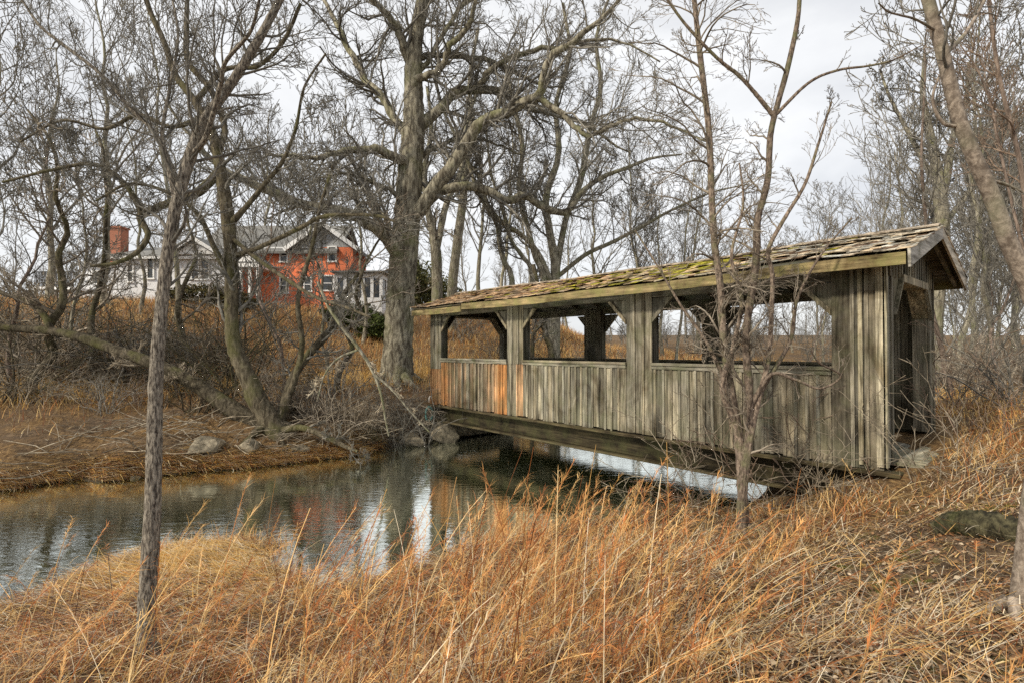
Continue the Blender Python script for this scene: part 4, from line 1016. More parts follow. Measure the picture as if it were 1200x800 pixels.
for k,(px,d,w,h,lab) in enumerate(((236,27,4.2,1.1,'olive-brown clipped hedge below the white house windows'),(270,27,3,.9,'smaller olive-brown hedge beside the hedge below the white house'),
     (420,28,2.6,1.5,'dark green yew bush below the sunroom'),(440,27,2.2,1.2,'low green bush at the corner of the sunroom beside the oak'),(398,28.5,1.8,1.2,'green bush against the brick wall next to the sunroom'))):
    c_=[(.07,.06,.02),(.10,.075,.025),(.05,.05,.02)] if k<2 else [(.06,.08,.018),(.09,.11,.03),(.04,.05,.015)]
    leafmass('hedge_bush',gb(px,d),(w,1.8,h),3800,c_,.09,420+k,lab,'bush',group='garden bushes at the houses')

# ------------------------------------------------------------------ houses
def brick():
    m,nt,b=new_mat('red_brick'); tc=nd(nt,'ShaderNodeTexCoord')
    mp=nd(nt,'ShaderNodeMapping'); nt.links.new(tc.outputs['Object'],mp.inputs[0]); mp.inputs['Rotation'].default_value=(PI/2,0,0)
    br=nd(nt,'ShaderNodeTexBrick'); nt.links.new(mp.outputs[0],br.inputs['Vector']); br.inputs['Scale'].default_value=4.5
    br.inputs['Color1'].default_value=(.90,.25,.10,1); br.inputs['Color2'].default_value=(.76,.19,.08,1); br.inputs['Mortar'].default_value=(.40,.20,.14,1); br.inputs['Mortar Size'].default_value=.012
    n=noise(nt,tc.outputs['Object'],1.5,5); r=ramp(nt,n.outputs['Fac'],[(.3,(.75,)*3),(.7,(1.2,)*3)])
    c=mix(nt,br.outputs['Color'],r.outputs[0],1,'MULTIPLY'); nt.links.new(c,b.inputs['Base Color']); b.inputs['Roughness'].default_value=.85
    return m
M['brick']=brick(); M['oldbrick']=brick(); M['oldbrick'].name='old_brick'
for n_ in M['oldbrick'].node_tree.nodes:
    if n_.type=='TEX_BRICK': n_.inputs['Color1'].default_value=(.42,.16,.09,1); n_.inputs['Color2'].default_value=(.33,.12,.07,1)
m,nt,b=new_mat('white_clapboard'); tc=nd(nt,'ShaderNodeTexCoord'); w=nd(nt,'ShaderNodeTexWave',bands_direction='Z',wave_profile='SAW'); w.inputs['Scale'].default_value=1.6; nt.links.new(tc.outputs['Object'],w.inputs['Vector'])
b.inputs['Base Color'].default_value=(.74,.75,.77,1); b.inputs['Roughness'].default_value=.6; bump(nt,w.outputs['Fac'],b,.8,.02); M['clap']=m
m,nt,b=new_mat('asphalt_shingle'); tc=nd(nt,'ShaderNodeTexCoord'); n=noise(nt,mapping(nt,tc.outputs['Object'],(4,4,18)),1,5,.7); r=ramp(nt,n.outputs['Fac'],[(.3,(.11,.11,.105)),(.7,(.24,.235,.22))]); nt.links.new(r.outputs[0],b.inputs['Base Color']); b.inputs['Roughness'].default_value=.9; M['roof']=m
m,nt,b=new_mat('white_trim'); b.inputs['Base Color'].default_value=(.78,.78,.77,1); b.inputs['Roughness'].default_value=.5; M['trim']=m
m,nt,b=new_mat('window_glass'); b.inputs['Base Color'].default_value=(.03,.035,.04,1); b.inputs['Roughness'].default_value=.05; b.inputs['IOR'].default_value=1.6; M['glass']=m
HD=33.0; SC=HD/F
def hx(px): return (px-600)*SC
def hz(py): return CZ+(HOR-py)*SC
def window(parent,px0,px1,py0,py1,yf=0,base=None,mull=True):
    x0,x1,z0,z1=hx(px0)-base[0],hx(px1)-base[0],hz(py1)-base[2],hz(py0)-base[2]
    t=.09; mb=MB()
    mb.box(((x0+x1)/2,yf-.04,z1+t/2),(x1-x0+2*t,.09,t)); mb.box(((x0+x1)/2,yf-.05,z0-t/2),(x1-x0+2*t+.08,.13,t))
    mb.box((x0-t/2,yf-.04,(z0+z1)/2),(t,.09,z1-z0)); mb.box((x1+t/2,yf-.04,(z0+z1)/2),(t,.09,z1-z0))
    if mull: mb.box(((x0+x1)/2,yf-.035,(z0+z1)/2),(x1-x0,.04,.05))
    wi=mb.build('window',M['trim'],parent)
    mb=MB(); mb.box(((x0+x1)/2,yf-.012,(z0+z1)/2),(x1-x0,.02,z1-z0)); mb.build('pane',M['glass'],wi)
def gable_roof(mb,x0,x1,y0,y1,ze,zr,axis='x',ov=.4,th=.16):
    if axis=='x':
        ym=(y0+y1)/2; A=[(y0-ov,ze-(zr-ze)*ov/(ym-y0)),(ym,zr),(y1+ov,ze-(zr-ze)*ov/(ym-y0)),(y1+ov,ze-(zr-ze)*ov/(ym-y0)+th),(ym,zr+th),(y0-ov,ze-(zr-ze)*ov/(ym-y0)+th)]
        mb.prism(A,x0-ov,x1+ov,'yz')
    else:
        xm=(x0+x1)/2; e=ze-(zr-ze)*ov/(xm-x0); A=[(x0-ov,e),(xm,zr),(x1+ov,e),(x1+ov,e+th),(xm,zr+th),(x0-ov,e+th)]
        mb.prism(A,y0-ov,y1+.02,'xz')
zb=float(H(hx(360),HD))-.6
Bb=(hx(358),HD,zb)
bh=empty('brick_house',Bb,0,'two-storey orange-red brick house with grey roofs and a white sunroom on the hill','house')
lx=lambda p:hx(p)-Bb[0]; lz=lambda q:hz(q)-Bb[2]
mb=MB()
mb.box(((lx(238)+lx(390))/2,2.8,lz(290)/2),(lx(390)-lx(240),5.4,lz(290)))
mb.box(((lx(346)+lx(413))/2,1.5,lz(289)/2),(lx(413)-lx(346),3.0,lz(289)))
mb.build('wall',M['brick'],bh)
mb=MB(); mb.prism([(lx(347),lz(289.5)),(lx(412),lz(289.5)),((lx(346)+lx(413))/2,lz(268))],-.01,.25,'xz',(.35,.36,.37)); mb.build('gable_face',M['paint'],bh)
mb=MB(); gable_roof(mb,lx(238),lx(388),.1,5.5,lz(292),lz(255),'x',.45); gable_roof(mb,lx(346),lx(413),0,3,lz(290),lz(264),'y',.5)
mb.build('roof',M['roof'],bh)
mb=MB()  # white rake boards of the front gable and eaves
xm=(lx(346)+lx(413))/2
for a,bq in (((lx(346)-.55,lz(294.5)),(xm,lz(263.5))),((lx(413)+.55,lz(294.5)),(xm,lz(263.5)))): mb.bar((a[0],-.55,a[1]),(bq[0],-.55,bq[1]),.06,.26)
mb.box(((lx(240)+lx(372))/2,.0,lz(291.5)),(lx(372)-lx(240)+.4,.06,.22))
mb.build('roof_trim',M['trim'],bh)
window(bh,385,393,290,306,0,Bb); window(bh,378,390,324,340,0,Bb); window(bh,262,268,293,301,.1,Bb); window(bh,284,290,293,304,.1,Bb); window(bh,328,335,293,306,.1,Bb); window(bh,328,336,326,343,.1,Bb); window(bh,357,364,326,341,0,Bb)
# porch with small gable
mb=MB(); mb.box(((lx(290)+lx(322))/2,-.9,lz(317)),(lx(322)-lx(290),2.6,.25)); 
for p in (292,301,311,320): mb.box((lx(p),-2.0,lz(317)/2),(.16,.16,lz(317)))
mb.prism([(lx(293),lz(313)),(lx(319),lz(313)),(lx(306),lz(303))],-2.15,-1.9,'xz')
mb.build('porch',M['trim'],bh)
mb=MB(); gable_roof(mb,lx(293),lx(319),-1.85,.4,lz(313),lz(302.5),'y',.2,.1); mb.build('porch_roof',M['roof'],bh)
# sunroom
sr=MB(); x0,x1=lx(396),lx(450); zt=lz(322); zs=lz(350)
sr.box(((x0+x1)/2,1.2,zs/2),(x1-x0,3.6,zs)); sr.box(((x0+x1)/2,1.2,zt-.15),(x1-x0,3.6,.3))
for p in np.linspace(397,449,6): sr.box((lx(p),-.58,(zs+zt)/2),(.2,.06,zt-zs))
for yy in (-.5,.7,1.9,2.9): sr.box((x1-.04,yy,(zs+zt)/2),(.06,.2,zt-zs))
s_o=sr.build('sunroom',M['trim'],bh)
mb=MB(); mb.box(((x0+x1)/2,-.52,(zs+zt)/2),(x1-x0-.1,.02,zt-zs)); mb.box((x1-.07,1.2,(zs+zt)/2),(.02,3.3,zt-zs)); mb.build('pane',M['glass'],s_o)
mb=MB(); P=[(x0-.2,-.95,zt+.02),(x1+.3,-.95,zt+.02),(x1+.3,3.1,zt+.02),(x0-.2,3.1,zt+.02),(x0-.2,-.95,zt+.12),(x1+.3,-.95,zt+.12),(x1+.1,3.1,zt+.75),(x0-.2,3.1,zt+.75)]
mb.poly(P,((0,3,2,1),(4,5,6,7),(0,1,5,4),(1,2,6,5),(2,3,7,6),(3,0,4,7))); mb.build('sunroom_roof',M['roof'],bh)
# white house
zb=float(H(hx(200),HD-1))-.6
Wb=(hx(190),HD-1.5,zb); HD2=HD-1.5; SC=HD2/F
wh=empty('white_house',Wb,0,'long low white clapboard house with grey roof and brick chimney on the hill','house')
lx=lambda p:hx(p)-Wb[0]; lz=lambda q:hz(q)-Wb[2]
mb=MB(); mb.box(((lx(135)+lx(268))/2,3,lz(300)/2),(lx(268)-lx(135),6,lz(300)))
mb.box(((lx(78)+lx(135))/2,3.4,lz(306)/2),(lx(135)-lx(78)-.01,5,lz(306)))
mb.prism([(lx(135),lz(300)),(lx(135)+.25,lz(300)),(lx(135)+.25,lz(296))],0,6,'xz')
mb.build('wall',M['clap'],wh)
mb=MB(); gable_roof(mb,lx(135),lx(232),0,6,lz(302),lz(282),'x',.35); gable_roof(mb,lx(232),lx(268),.02,2.6,lz(302),lz(297),'x',.3); gable_roof(mb,lx(78),lx(134),.9,5.9,lz(308),lz(290),'x',.25)
gable_roof(mb,lx(208),lx(262),-.6,2,lz(300),lz(282),'y',.3)
rf=mb.build('roof',M['roof'],wh)
mb=MB(); mb.prism([(lx(210),lz(300)),(lx(261),lz(300)),(lx(235),lz(284))],-.62,-.3,'xz')
for a,bq in (((lx(208)-.35,lz(303)),(lx(235),lz(282))),((lx(262)+.35,lz(303)),(lx(235),lz(282)))): mb.bar((a[0],-.95,a[1]),(bq[0],-.95,bq[1]),.05,.2)
mb.box(((lx(135)+lx(268))/2,-.42,lz(303)),(lx(268)-lx(135)+.6,.05,.18)); mb.build('gable_trim',M['trim'],wh)
mb=MB(); mb.box((lx(115),1.4,lz(290)+.2),(1.0,.7,2.6)); mb.box((lx(115),1.4,lz(290)+1.53),(1.12,.82,.12)); mb.build('chimney',M['oldbrick'],rf)
for a,bq,c0,c1 in ((173,179,303,326),(225,232,304,327),(236,244,304,327),(150,155,308,330)): window(wh,a,bq,c0,c1,0,Wb)
window(wh,95,103,316,330,.9,Wb)
mb=MB(); mb.box((lx(100),-1.0,lz(343)),(lx(122)-lx(78),2.6,.15))
zr0=lz(325)
for xx in np.linspace(lx(79),lx(121),26): mb.box((xx,-2.2,(lz(342)+zr0)/2),(.035,.035,zr0-lz(342)),(.05,.05,.05))
mb.box((lx(100),-2.2,zr0),(lx(122)-lx(78),.06,.06),(.05,.05,.05))
for p in (79,100,121): mb.box((lx(p),-2.15,lz(343)/2),(.12,.12,lz(343)),(.5,.5,.5))
mb.build('deck',M['paint'],wh)

# ------------------------------------------------------------------ grasses
def blades_mesh(name,pos,az,lean,curve,length,width,col,nseg=3,tipw=.15,tipcol=None):
    n=len(pos); P=np.array(pos,float).copy(); th=np.array(lean,float).copy(); out=[]
    a=np.array([np.cos(az),np.sin(az)]).T
    side=np.c_[-a[:,1],a[:,0],np.zeros(n)]
    rngl=np.random.default_rng(n)
    kk=np.where((rngl.random(n)<.3)&(nseg>=3),rngl.integers(1,max(2,nseg),n),-1); ka=rngl.uniform(.5,1.6,n)
    tw=rngl.uniform(-.9,.9,n)[:,None]
    side=norm(side+np.c_[a*tw,np.zeros(n)])
    for k in range(nseg+1):
        t=k/nseg; w=(width*(1-(1-tipw)*t**1.4))[:,None]/2
        out.append(P-side*w); out.append(P+side*w)
        st=(length/nseg)[:,None]; dirv=np.c_[a*np.sin(th)[:,None],np.cos(th)]
        P=P+dirv*st; th=np.minimum(th+curve/nseg*(1+t)+np.where(kk==k+1,ka,0),2.3)
    V=np.stack(out,1)  # n, 2*(nseg+1),3
    base=(np.arange(n)*2*(nseg+1))[:,None]
    q=np.array([[2*k,2*k+1,2*k+3,2*k+2] for k in range(nseg)])
    Fq=(base[:,:,None]+q[None]).reshape(-1,4)
    C=np.repeat(col[:,None,:],2*(nseg+1),axis=1)
    if tipcol is not None:
        t=np.repeat(np.linspace(0,1,nseg+1),2)[None,:,None]; C=C*(1-t)+tipcol[:,None,:]*t
    return V.reshape(-1,3),Fq,C.reshape(-1,3),P
STRAW=np.array([(.80,.56,.25),(.68,.43,.15),(.84,.66,.36),(.56,.34,.12),(.64,.46,.21)])
RUST=np.array([(.62,.27,.09),(.48,.18,.06),(.68,.36,.13),(.36,.14,.055),(.70,.43,.18)])
GOLD=np.array([(.80,.50,.14),(.72,.42,.10),(.84,.60,.24),(.60,.36,.11),(.66,.48,.20)])
GREY=np.array([(.30,.22,.15),(.40,.32,.23),(.20,.14,.09),(.50,.42,.32)])
PALE=np.array([(.78,.66,.46),(.70,.56,.36),(.84,.74,.56)])
DARK=np.array([(.20,.09,.055),(.14,.08,.05),(.26,.11,.06),(.12,.085,.06)])
def pal(rng,n,*ps,w=None):
    A=np.concatenate(ps) if w is None else None
    if w is not None:
        ci=rng.choice(len(ps),n,p=w); out=np.empty((n,3))
        for i,p in enumerate(ps):
            mk=ci==i; out[mk]=p[rng.integers(0,len(p),mk.sum())]
    else: out=A[rng.integers(0,len(A),n)]
    return out*rng.uniform(.72,1.2,(n,1))
def stuff(name,parts,label,cat='grass',mat='blade'):
    V=[];Fs=[];C=[];n=0
    for v,f,c in parts: V.append(v);Fs.append(f+n);C.append(c);n+=len(v)
    o=link(name,np_mesh(name,np.concatenate(V),np.concatenate(Fs),False,np.concatenate(C)),None,M[mat]); tag(o,label,cat,kind='stuff'); return o
def polar(rng,n,r0,r1,a0=-50,a1=50,power=1.0):
    a=np.radians(rng.uniform(a0,a1,n)); u=rng.random(n)
    r=r0*(r1/r0)**u if power==0 else (r0**power+(r1**power-r0**power)*u)**(1/power)
    return r*np.sin(a),r*np.cos(a)
def goldm(x,y): return np.clip(1.35*np.exp(-((x+3.3)/1.35)**2-((y-5.9)/.8)**2)*(1+.5*wave(x,y,.5,8,12)),0,1)
def near_mask(x,y):
    return (~inside(x,y))&(dseg(x,y,NB)<dseg(x,y,FB))
def inbridge(x,y,m=.12):
    s=(x-N0[0])*V_[0]+(y-N0[1])*V_[1]; t=(x-N0[0])*U_[0]+(y-N0[1])*U_[1]
    return (s>-m)&(s<Wd+m)&(t>-.4)&(t<Ln+.5)
rng=np.random.default_rng(9)
# 1 near bank thatch : short tangled blades everywhere
x,y=polar(rng,115000,1.7,22,-52,52,.55); mk=near_mask(x,y)&~inbridge(x,y); x,y=x[mk],y[mk]
litm=cover(x,y); pw=wave(x,y,.33,8,14); keep=(rng.random(len(x))>litm*.45)&(rng.random(len(x))<np.clip(.85+.9*pw,.18,1)); x,y,litm=x[keep],y[keep],litm[keep]
z=H(x,y); n=len(x); patchy=wave(x,y,.5,8,7)
dn=dseg(x,y,NB); spit=goldm(x,y)
righty=ss(9,12,x*.754+y*.656)
col=pal(rng,n,STRAW,RUST,GREY,DARK,PALE,w=(.30,.24,.12,.22,.12)); gold=pal(rng,n,GOLD,STRAW,w=(.8,.2))
mixm=(rng.random(n)<spit*.95)[:,None]; col=np.where(mixm,gold,col)
dkz=(ss(4.6,3.2,y)*ss(1.6,.3,x))[:,None]; col=np.where((rng.random((n,1))<dkz*.75)&~mixm,pal(rng,n,DARK,RUST*.7,PALE,w=(.55,.35,.1)),col)
pc=wave(x,y,.42,8,20)[:,None]; pg=wave(x,y,.3,8,1)[:,None]; rr_=rng.random((n,1)); col=np.where((rr_<np.clip(pc*1.3,0,.75))&~mixm,pal(rng,n,GREY,DARK,PALE,w=(.4,.35,.25)),col); col=np.where((rr_<np.clip(pg*1.3,0,.75))&~mixm,pal(rng,n,STRAW,RUST,w=(.45,.55)),col)
rt=(rng.random(n)<righty*.9)[:,None]; col=np.where(rt,pal(rng,n,STRAW,GOLD,RUST,w=(.45,.35,.2)),col)
low=np.maximum(spit,litm)
nearb=ss(.8,2.6,dn); openw=1-(1-nearb)*ss(3.6,2.8,x)
ln=(rng.uniform(.1,.34,n)*(1+.4*patchy))*(1-.35*litm)*(.35+.65*openw)
lean=np.where(rng.random(n)<.35+.6*low,rng.uniform(1.2,1.5,n),rng.uniform(.15,1.1,n))
az=np.where(spit>.5,rng.normal(2.9,.4,n),rng.uniform(0,2*PI,n))
wd=rng.uniform(.003,.008,n)*(1+.12*y)
v,f,c,_=blades_mesh('t',np.c_[x,y,z-.01+ (rng.random(n)*.05*low)],az,lean,rng.uniform(0,.9,n)*(1-.7*low),ln,wd,col)
stuff('dry_grass',[(v,f,c)],'tangled short dry straw covering the near bank')
# 1b matted golden straw on the spit and along both waterlines
x=rng.uniform(-5.6,.6,60000); y=rng.uniform(3.6,7.0,60000); mk=near_mask(x,y)&(rng.random(len(x))<np.clip(.3+goldm(x,y),0,1)*(.45+.75*(wave(x,y,.5,8,12)>-.35))); x,y=x[mk],y[mk]
fx_=rng.uniform(-13,-3.4,26000); fy_=np.interp(fx_,FB[:,0],FB[:,1])+np.abs(rng.normal(0,.22,26000)); mk=~inside(fx_,fy_); fx_,fy_=fx_[mk],fy_[mk]; mk=rng.random(len(fx_))<np.clip(.75+.8*wave(fx_,fy_,.8,8,6),.1,1); fx_,fy_=fx_[mk],fy_[mk]
nn_=len(x); x=np.r_[x,fx_]; y=np.r_[y,fy_]; n=len(x); isn=np.arange(n)<nn_
zz=H(x,y)+rng.random(n)*.05
v,f,c,_=blades_mesh('t',np.c_[x,y,zz],np.where(isn,rng.normal(3.0,.45,n),rng.normal(.1,.4,n)),rng.uniform(1.25,1.55,n),rng.uniform(-.05,.25,n),rng.uniform(.12,.4,n),rng.uniform(.004,.008,n)*np.where(isn,1,1.6),np.where((rng.random(n)<np.where(isn,goldm(x,y),.55))[:,None],pal(rng,n,GOLD,STRAW,GREY,PALE,w=(.55,.2,.12,.13)),pal(rng,n,RUST,DARK,GREY,PALE,w=(.32,.4,.18,.1))),4)
stuff('matted_straw',[(v,f,c)],'matted golden straw combed flat on the spit and along the waterlines')
# 2 medium arching grass, near bank, clumped
def clumps(rng,cx,cy,per,spread):
    n=len(cx)*per; x=np.repeat(cx,per)+rng.normal(0,spread,n); y=np.repeat(cy,per)+rng.normal(0,spread,n); return x,y
cx,cy=polar(rng,1250,1.9,16,-50,50,.7); cl=cover(cx,cy); mk=near_mask(cx,cy)&~inbridge(cx,cy,.3)&(cl<.3)&(rng.random(len(cx))<np.clip(.75+1.0*wave(cx,cy,.33,8,14),.1,1))
mk&=goldm(cx,cy)<.3; mk&=dseg(cx,cy,NB)>.15
cx,cy=cx[mk],cy[mk]
x,y=clumps(rng,cx,cy,30,.08); z=H(x,y); n=len(x)
hgt=np.repeat(rng.uniform(.18,.50,len(cx))*(.25+.75*ss(.5,2.8,dseg(cx,cy,NB)+3*ss(3,4,cx))),30)*rng.uniform(.5,1.25,n)
cz=np.repeat(pal(rng,len(cx),RUST,STRAW,GREY,DARK,w=(.35,.3,.15,.2)),30,axis=0)*.4+pal(rng,n,RUST,STRAW,PALE,DARK,w=(.36,.2,.12,.32))*.6
ca=np.repeat(rng.normal(.5,1.3,len(cx)),30)
az=np.where(rng.random(n)<.6,ca+rng.normal(0,.5,n),rng.uniform(0,2*PI,n))
v,f,c,_=blades_mesh('t',np.c_[x,y,z-.02],az,rng.uniform(.1,1.25,n),rng.uniform(-.1,1.3,n)**1,hgt,rng.uniform(.003,.0095,n)*(1+.06*y),cz,5)
stuff('arching_grass',[(v,f,c)],'knee-high arching rust-coloured dry grass clumps on the near bank')
cx=rng.uniform(-5.2,3.2,260); cy=np.interp(cx,NB[:,0],NB[:,1])+rng.normal(-.08,.12,260); mk=near_mask(cx,cy)&~inbridge(cx,cy,.3); cx,cy=cx[mk],cy[mk]
x,y=clumps(rng,cx,cy,16,.05); n=len(x)
v,f,c,_=blades_mesh('t',np.c_[x,y,H(x,y)-.02],rng.uniform(0,2*PI,n),rng.uniform(.2,1.1,n),rng.uniform(.3,1.6,n),rng.uniform(.12,.42,n),rng.uniform(.004,.008,n),pal(rng,n,STRAW,RUST,DARK,GREY,w=(.35,.3,.15,.2)),4)
stuff('waterside_tufts',[(v,f,c)],'small ragged grass tufts drooping over the near waterline')
# 3 tall stalks with feathery plumes
def reeds(rng,x,y,hmin,hmax,cols,name,label,azm=.2,pl=1.0,azs=1.1):
    z=H(x,y); n=len(x); L=rng.uniform(hmin,hmax,n); az=rng.normal(azm,azs,n); lean=np.abs(rng.normal(.2,.4,n)); cv=rng.uniform(.05,.7,n)
    col=pal(rng,n,cols)
    nseg=7; a=np.array([np.cos(az),np.sin(az)]).T; P=np.c_[x,y,z-.03]; th=lean.copy(); pts=[P]
    for k in range(nseg):
        P=P+np.c_[a*np.sin(th)[:,None],np.cos(th)]*(L/nseg)[:,None]; th=th+cv/nseg*(1+k/nseg*1.5); pts.append(P)
    pts=np.stack(pts,1); R=rng.uniform(.0018,.0042,n)[:,None]*(1+.05*y)[:,None]*np.linspace(1,.5,nseg+1)[None]
    V1,F1=tube_arrays(pts,R,3); C1=np.repeat(col,3*(nseg+1),axis=0)
    # plume: short hairs along last third, about half the stalks
    hp=rng.random(n)<.7; q=pts[hp]; m_=len(q); K=46
    t=rng.uniform(.68,1.0,(m_,K))*nseg; i=np.minimum(t.astype(int),nseg-1); f=(t-i)[...,None]; mm=np.arange(m_)[:,None]
    s=(q[mm,i]*(1-f)+q[mm,i+1]*f).reshape(-1,3); nn=len(s)
    pc=np.repeat(pal(rng,m_,RUST*1.15,STRAW,w=(.75,.25)),K,axis=0)*rng.uniform(.8,1.2,(nn,1))
    v,f2,c,_=blades_mesh('t',s,np.repeat(az[hp],K)+rng.normal(0,.9,nn),np.repeat(lean[hp]+cv[hp]*.8,K)+rng.uniform(.1,.9,nn),rng.uniform(.2,1.2,nn),pl*rng.uniform(.02,.08,nn),np.repeat(.003*(1+.06*y[hp]),K),pc,2)
    # leaves along stalk
    K=3; t=rng.uniform(.1,.7,(n,K))*nseg; i=np.minimum(t.astype(int),nseg-1); f=(t-i)[...,None]; mm=np.arange(n)[:,None]
    s=(pts[mm,i]*(1-f)+pts[mm,i+1]*f).reshape(-1,3); nn=len(s)
    v3,f3,c3,_=blades_mesh('t',s,rng.uniform(0,2*PI,nn),rng.uniform(.3,1.0,nn),rng.uniform(.5,2,nn),rng.uniform(.08,.28,nn),np.full(nn,.0045),np.repeat(col,K,axis=0),4)
    stuff(name,[(V1,F1,C1),(v,f2,c),(v3,f3,c3)],label)
def sel(rng,n,fx):
    x,y=polar(rng,n,2.0,9,-50,50,.8); mk=near_mask(x,y)&~inbridge(x,y,.3)&fx(x,y); return x[mk],y[mk]
cen=lambda x,y:(rng.random(len(x))<np.exp(-((x-.25-.03*y)/1.05)**2)*ss(6.0,4.2,y)*.75)&(cover(x,y)<.4)
x,y=sel(rng,3600,cen); print('reeds',len(x))
reeds(rng,x,y,.4,1.2,np.concatenate([RUST,RUST*.7,STRAW,DARK,PALE]),'tall_grass','tall reddish plumed grass standing in front of the creek and bridge')
lef=lambda x,y:(x<-.6)&(y<5.0)&(rng.random(len(x))<.5)
x,y=sel(rng,1500,lef); print('reeds l',len(x))
reeds(rng,x,y,.35,.95,np.concatenate([RUST,GREY*.7,DARK,STRAW]),'sparse_grass','sparse leaning grass stalks with feathery plumes over the water',.4)
hx_=rng.uniform(-2.6,1.3,150); hy_=rng.uniform(2.5,4.6,150); mk=near_mask(hx_,hy_); hx_,hy_=hx_[mk],hy_[mk]
reeds(rng,hx_,hy_,.85,1.4,np.concatenate([RUST,STRAW,RUST*.6]),'plume_grass','tallest plumed grass stalks arching to the right across the water',.15,1.5,.55)
rgt=lambda x,y:((x>1.0)&(rng.random(len(x))<.10))|((x*.754+y*.656>8.3)&(x>5))
x,y=sel(rng,1500,rgt)
reeds(rng,x,y,.3,.75,np.concatenate([STRAW,RUST]),'bank_grass','dry stalks scattered over the leafy ground and around the bridge door',.2)
# 4 long straw lying across the foreground
x,y=polar(rng,9500,1.9,9,-48,50,.9); mk=near_mask(x,y)&~inbridge(x,y); x,y=x[mk],y[mk]; n=len(x)
v,f,c,_=blades_mesh('t',np.c_[x,y,H(x,y)+rng.uniform(.02,.18,n)],np.where(rng.random(n)<.7,rng.normal(.35,.35,n),rng.uniform(0,6.28,n)),rng.uniform(1.2,1.5,n),rng.uniform(-.1,.35,n),rng.uniform(.15,.8,n)**1.2,rng.uniform(.0025,.006,n),pal(rng,n,STRAW,PALE,RUST,DARK,GREY,w=(.3,.24,.12,.14,.2)),5)
stuff('fallen_straw',[(v,f,c)],'long pale straws lying flat across the foreground grass')
# 5 fallen leaves
def leaves(rng,x,y,cols,name,label,s0=.006,s1=.03,lift=.03):
    n=len(x); z=H(x,y)+rng.uniform(.0,lift,n); p=np.c_[x,y,z]
    nrm=norm(np.c_[rng.normal(0,.45,(n,2)),np.ones(n)]); a=rng.uniform(0,6.28,n); t1=norm(np.cross(nrm,np.c_[np.cos(a),np.sin(a),np.zeros(n)])); t2=np.cross(nrm,t1)
    s=s0+(s1-s0)*rng.random((n,1))**2; cu=nrm*s*rng.uniform(-.5,.7,(n,1))
    V=np.stack([p-t1*s,p-t1*s*.2-t2*s*.5,p+t1*s*.3-t2*s*.42,p+t1*s,p+t1*s*.3+t2*s*.42+cu,p-t1*s*.2+t2*s*.5+cu],1).reshape(-1,3)
    b_=(np.arange(n)*6)[:,None]; Fq=np.concatenate([b_+np.array([0,1,2,5]),b_+np.array([5,2,3,4])])
    c=np.repeat(pal(rng,n,cols),6,axis=0)
    stuff(name,[(V,Fq,c)],label,'leaves','leaf')
LV=np.array([(.28,.18,.10),(.42,.31,.20),(.20,.12,.06),(.50,.40,.28),(.26,.14,.07),(.13,.08,.045),(.22,.13,.07),(.34,.2,.1),(.17,.1,.055)])
x,y=polar(rng,90000,1.8,12,-10,52,.7); mk=near_mask(x,y)&~inbridge(x,y)&(rng.random(len(x))<.12+.88*cover(x,y)); x,y=x[mk],y[mk]
leaves(rng,x,y,LV,'leaf_litter','brown and bleached fallen leaves on the ground right of the grasses')
# moss cushions
x,y=polar(rng,60000,3,7,15,50,.9); mk=(np.exp(-((x-4.35)**2/.10+(y-4.75)**2/.05))>rng.random(len(x)))|((wave(x,y,.35,8,11)>.75)&(cover(x,y)>.5)&(rng.random(len(x))<.5)); x,y=x[mk],y[mk]; n=len(x)
v,f,c,_=blades_mesh('t',np.c_[x,y,H(x,y)-.005],rng.uniform(0,6.28,n),rng.uniform(0,.9,n),rng.uniform(0,.8,n),rng.uniform(.015,.05,n),np.full(n,.006),np.array([(.24,.22,.03),(.30,.26,.04),(.14,.14,.03)])[rng.integers(0,3,n)],2)
stuff('moss',[(v,f,c)],'yellow-green moss cushions on the leafy ground','moss')
# 6 far bank grasses
x,y=polar(rng,150000,8.5,44,-48,40,.45); mk=(~inside(x,y))&(dseg(x,y,FB)<dseg(x,y,NB))&~inbridge(x,y,.3); x,y=x[mk],y[mk]
df=dseg(x,y,FB); n=len(x); z=H(x,y)
band=np.exp(-((df-.45)/.35)**2)*(x<-3.5)+np.exp(-((df-5.5)/2.0)**2)
pz=wave(x,y,1.6,8,2)
slope=ss(6,9,df)
col=pal(rng,n,STRAW*.85,RUST*.9,GREY*.9,w=(.34,.36,.30)); gd=pal(rng,n,GOLD,STRAW,w=(.6,.4)); gm=(rng.random(n)<np.clip(band*1.0,0,1)); col=np.where(gm[:,None],gd,col)
rm=(rng.random(n)<slope*np.clip(.35+.5*pz+.5*ss(-6,0,x),0,1)); col=np.where((rm&~gm)[:,None],pal(rng,n,RUST,STRAW,w=(.45,.55)),col)
mud=np.exp(-((df-2.1)/1.1)**2)*(x<-1); col=np.where((rng.random(n)<mud*.8)[:,None],pal(rng,n,GREY*.7,DARK,w=(.5,.5)),col)
keep=(rng.random(n)<(.35+.65*np.clip(band+slope,0,1))*(1-.6*mud))
ln=rng.uniform(.2,.6,n)*(.5+.5*ss(1,5,df))
x,y,z,col,ln,df,band=[q[keep] for q in (x,y,z,col,ln,df,band)]; n=len(x)
flat=(df<1.4)
v,f,c,_=blades_mesh('t',np.c_[x,y,z-.02],np.where(flat,rng.normal(.1,.5,n),rng.uniform(0,6.28,n)),np.where(flat,rng.uniform(1.2,1.5,n),rng.uniform(.1,.9,n)),rng.uniform(0,.8,n),ln,rng.uniform(.007,.016,n)*(.6+.045*y),col,2)
stuff('meadow_grass',[(v,f,c)],'orange and brown dry grass over the far bank and hillside')
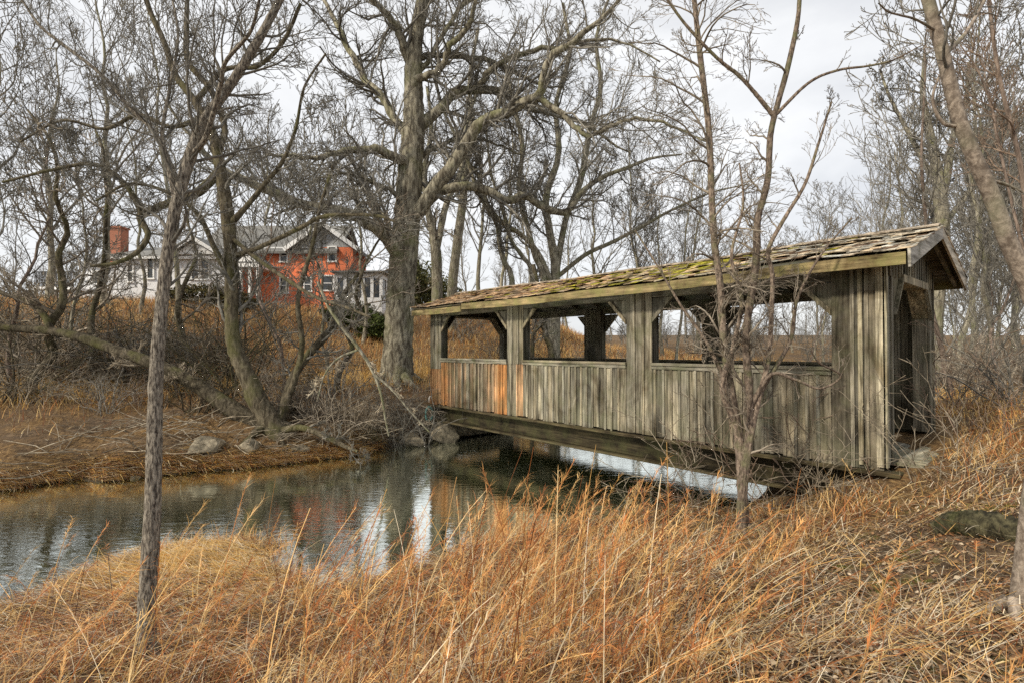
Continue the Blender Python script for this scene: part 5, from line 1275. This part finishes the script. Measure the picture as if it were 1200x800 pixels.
# driftwood sticks on the far bank
n=420; rx=rng.uniform(-9.5,-1.5,n); ry=np.interp(rx,FB[:,0],FB[:,1])+rng.uniform(.15,2.4,n); rz=H(rx,ry)+.04
a=rng.uniform(0,6.28,n); L=rng.uniform(.3,1.4,n); e=np.stack([np.cos(a),np.sin(a),rng.uniform(-.05,.5,n)],-1)
Q=np.stack([np.c_[rx,ry,rz]+e*(L*t)[:,None]+rng.normal(0,.03,(n,3)) for t in (0,.33,.66,1)],1); R=rng.uniform(.005,.014,n)[:,None]*np.array([1,.9,.7,.4])[None]
o=tubes('brushwood_debris',[(Q,R,4)],M['twigpale']); tag(o,'pale sticks and flood debris strewn along the far bank','debris',kind='stuff')

# ------------------------------------------------------------------ sky, sun, camera
w=bpy.data.worlds.new('World'); scn.world=w; w.use_nodes=True; nt=w.node_tree; bg=nt.nodes['Background']
SE,SA=math.radians(36),math.radians(234)      # sun behind the camera, to the left
sky=nd(nt,'ShaderNodeTexSky',sky_type='NISHITA'); sky.sun_disc=False; sky.sun_elevation=SE; sky.sun_rotation=SA
tc=nd(nt,'ShaderNodeTexCoord'); v=mapping(nt,tc.outputs['Generated'],(1,1,2.6))
n1=noise(nt,v,2.2,6,.55,.5)
cl=ramp(nt,n1.outputs['Fac'],[(.28,(5.6,5.7,5.9)),(.5,(7.1,7.15,7.2)),(.7,(8.3,8.3,8.3))])
c=mix(nt,sky.outputs[0],cl.outputs[0],.9)
nt.links.new(c,bg.inputs['Color']); bg.inputs['Strength'].default_value=.1
sd=bpy.data.lights.new('sun','SUN'); sd.energy=2.9; sd.angle=math.radians(6); sd.color=(1,.90,.74)
so=bpy.data.objects.new('sun',sd); COL.objects.link(so)
# nishita rotation: azimuth measured from +Y clockwise
sdir=Vector((math.sin(SA)*math.cos(SE),math.cos(SA)*math.cos(SE),math.sin(SE)))
so.rotation_euler=sdir.to_track_quat('Z','Y').to_euler()
cd=bpy.data.cameras.new('camera'); cam=bpy.data.objects.new('camera',cd); COL.objects.link(cam)
cd.sensor_width=36; cd.lens=18.0; cd.clip_end=3000; cd.clip_start=.05
cam.location=(0,0,CZ); cam.rotation_euler=(PI/2+math.atan(9/F),0,0); scn.camera=cam
scn.view_settings.view_transform='Standard'; scn.view_settings.look='None'; scn.view_settings.exposure=.5; scn.view_settings.gamma=1
scn.render.engine='CYCLES'
scn.cycles.sample_clamp_indirect=2.5; scn.cycles.max_bounces=6; scn.cycles.diffuse_bounces=3; scn.cycles.glossy_bounces=3; scn.cycles.transmission_bounces=3; scn.cycles.transparent_max_bounces=4
scn.cycles.use_adaptive_sampling=True; scn.cycles.adaptive_threshold=.012
scn.cycles.use_denoising=False
try: scn.cycles.denoiser='OPENIMAGEDENOISE'; scn.cycles.denoising_input_passes='RGB_ALBEDO_NORMAL'
except Exception: pass
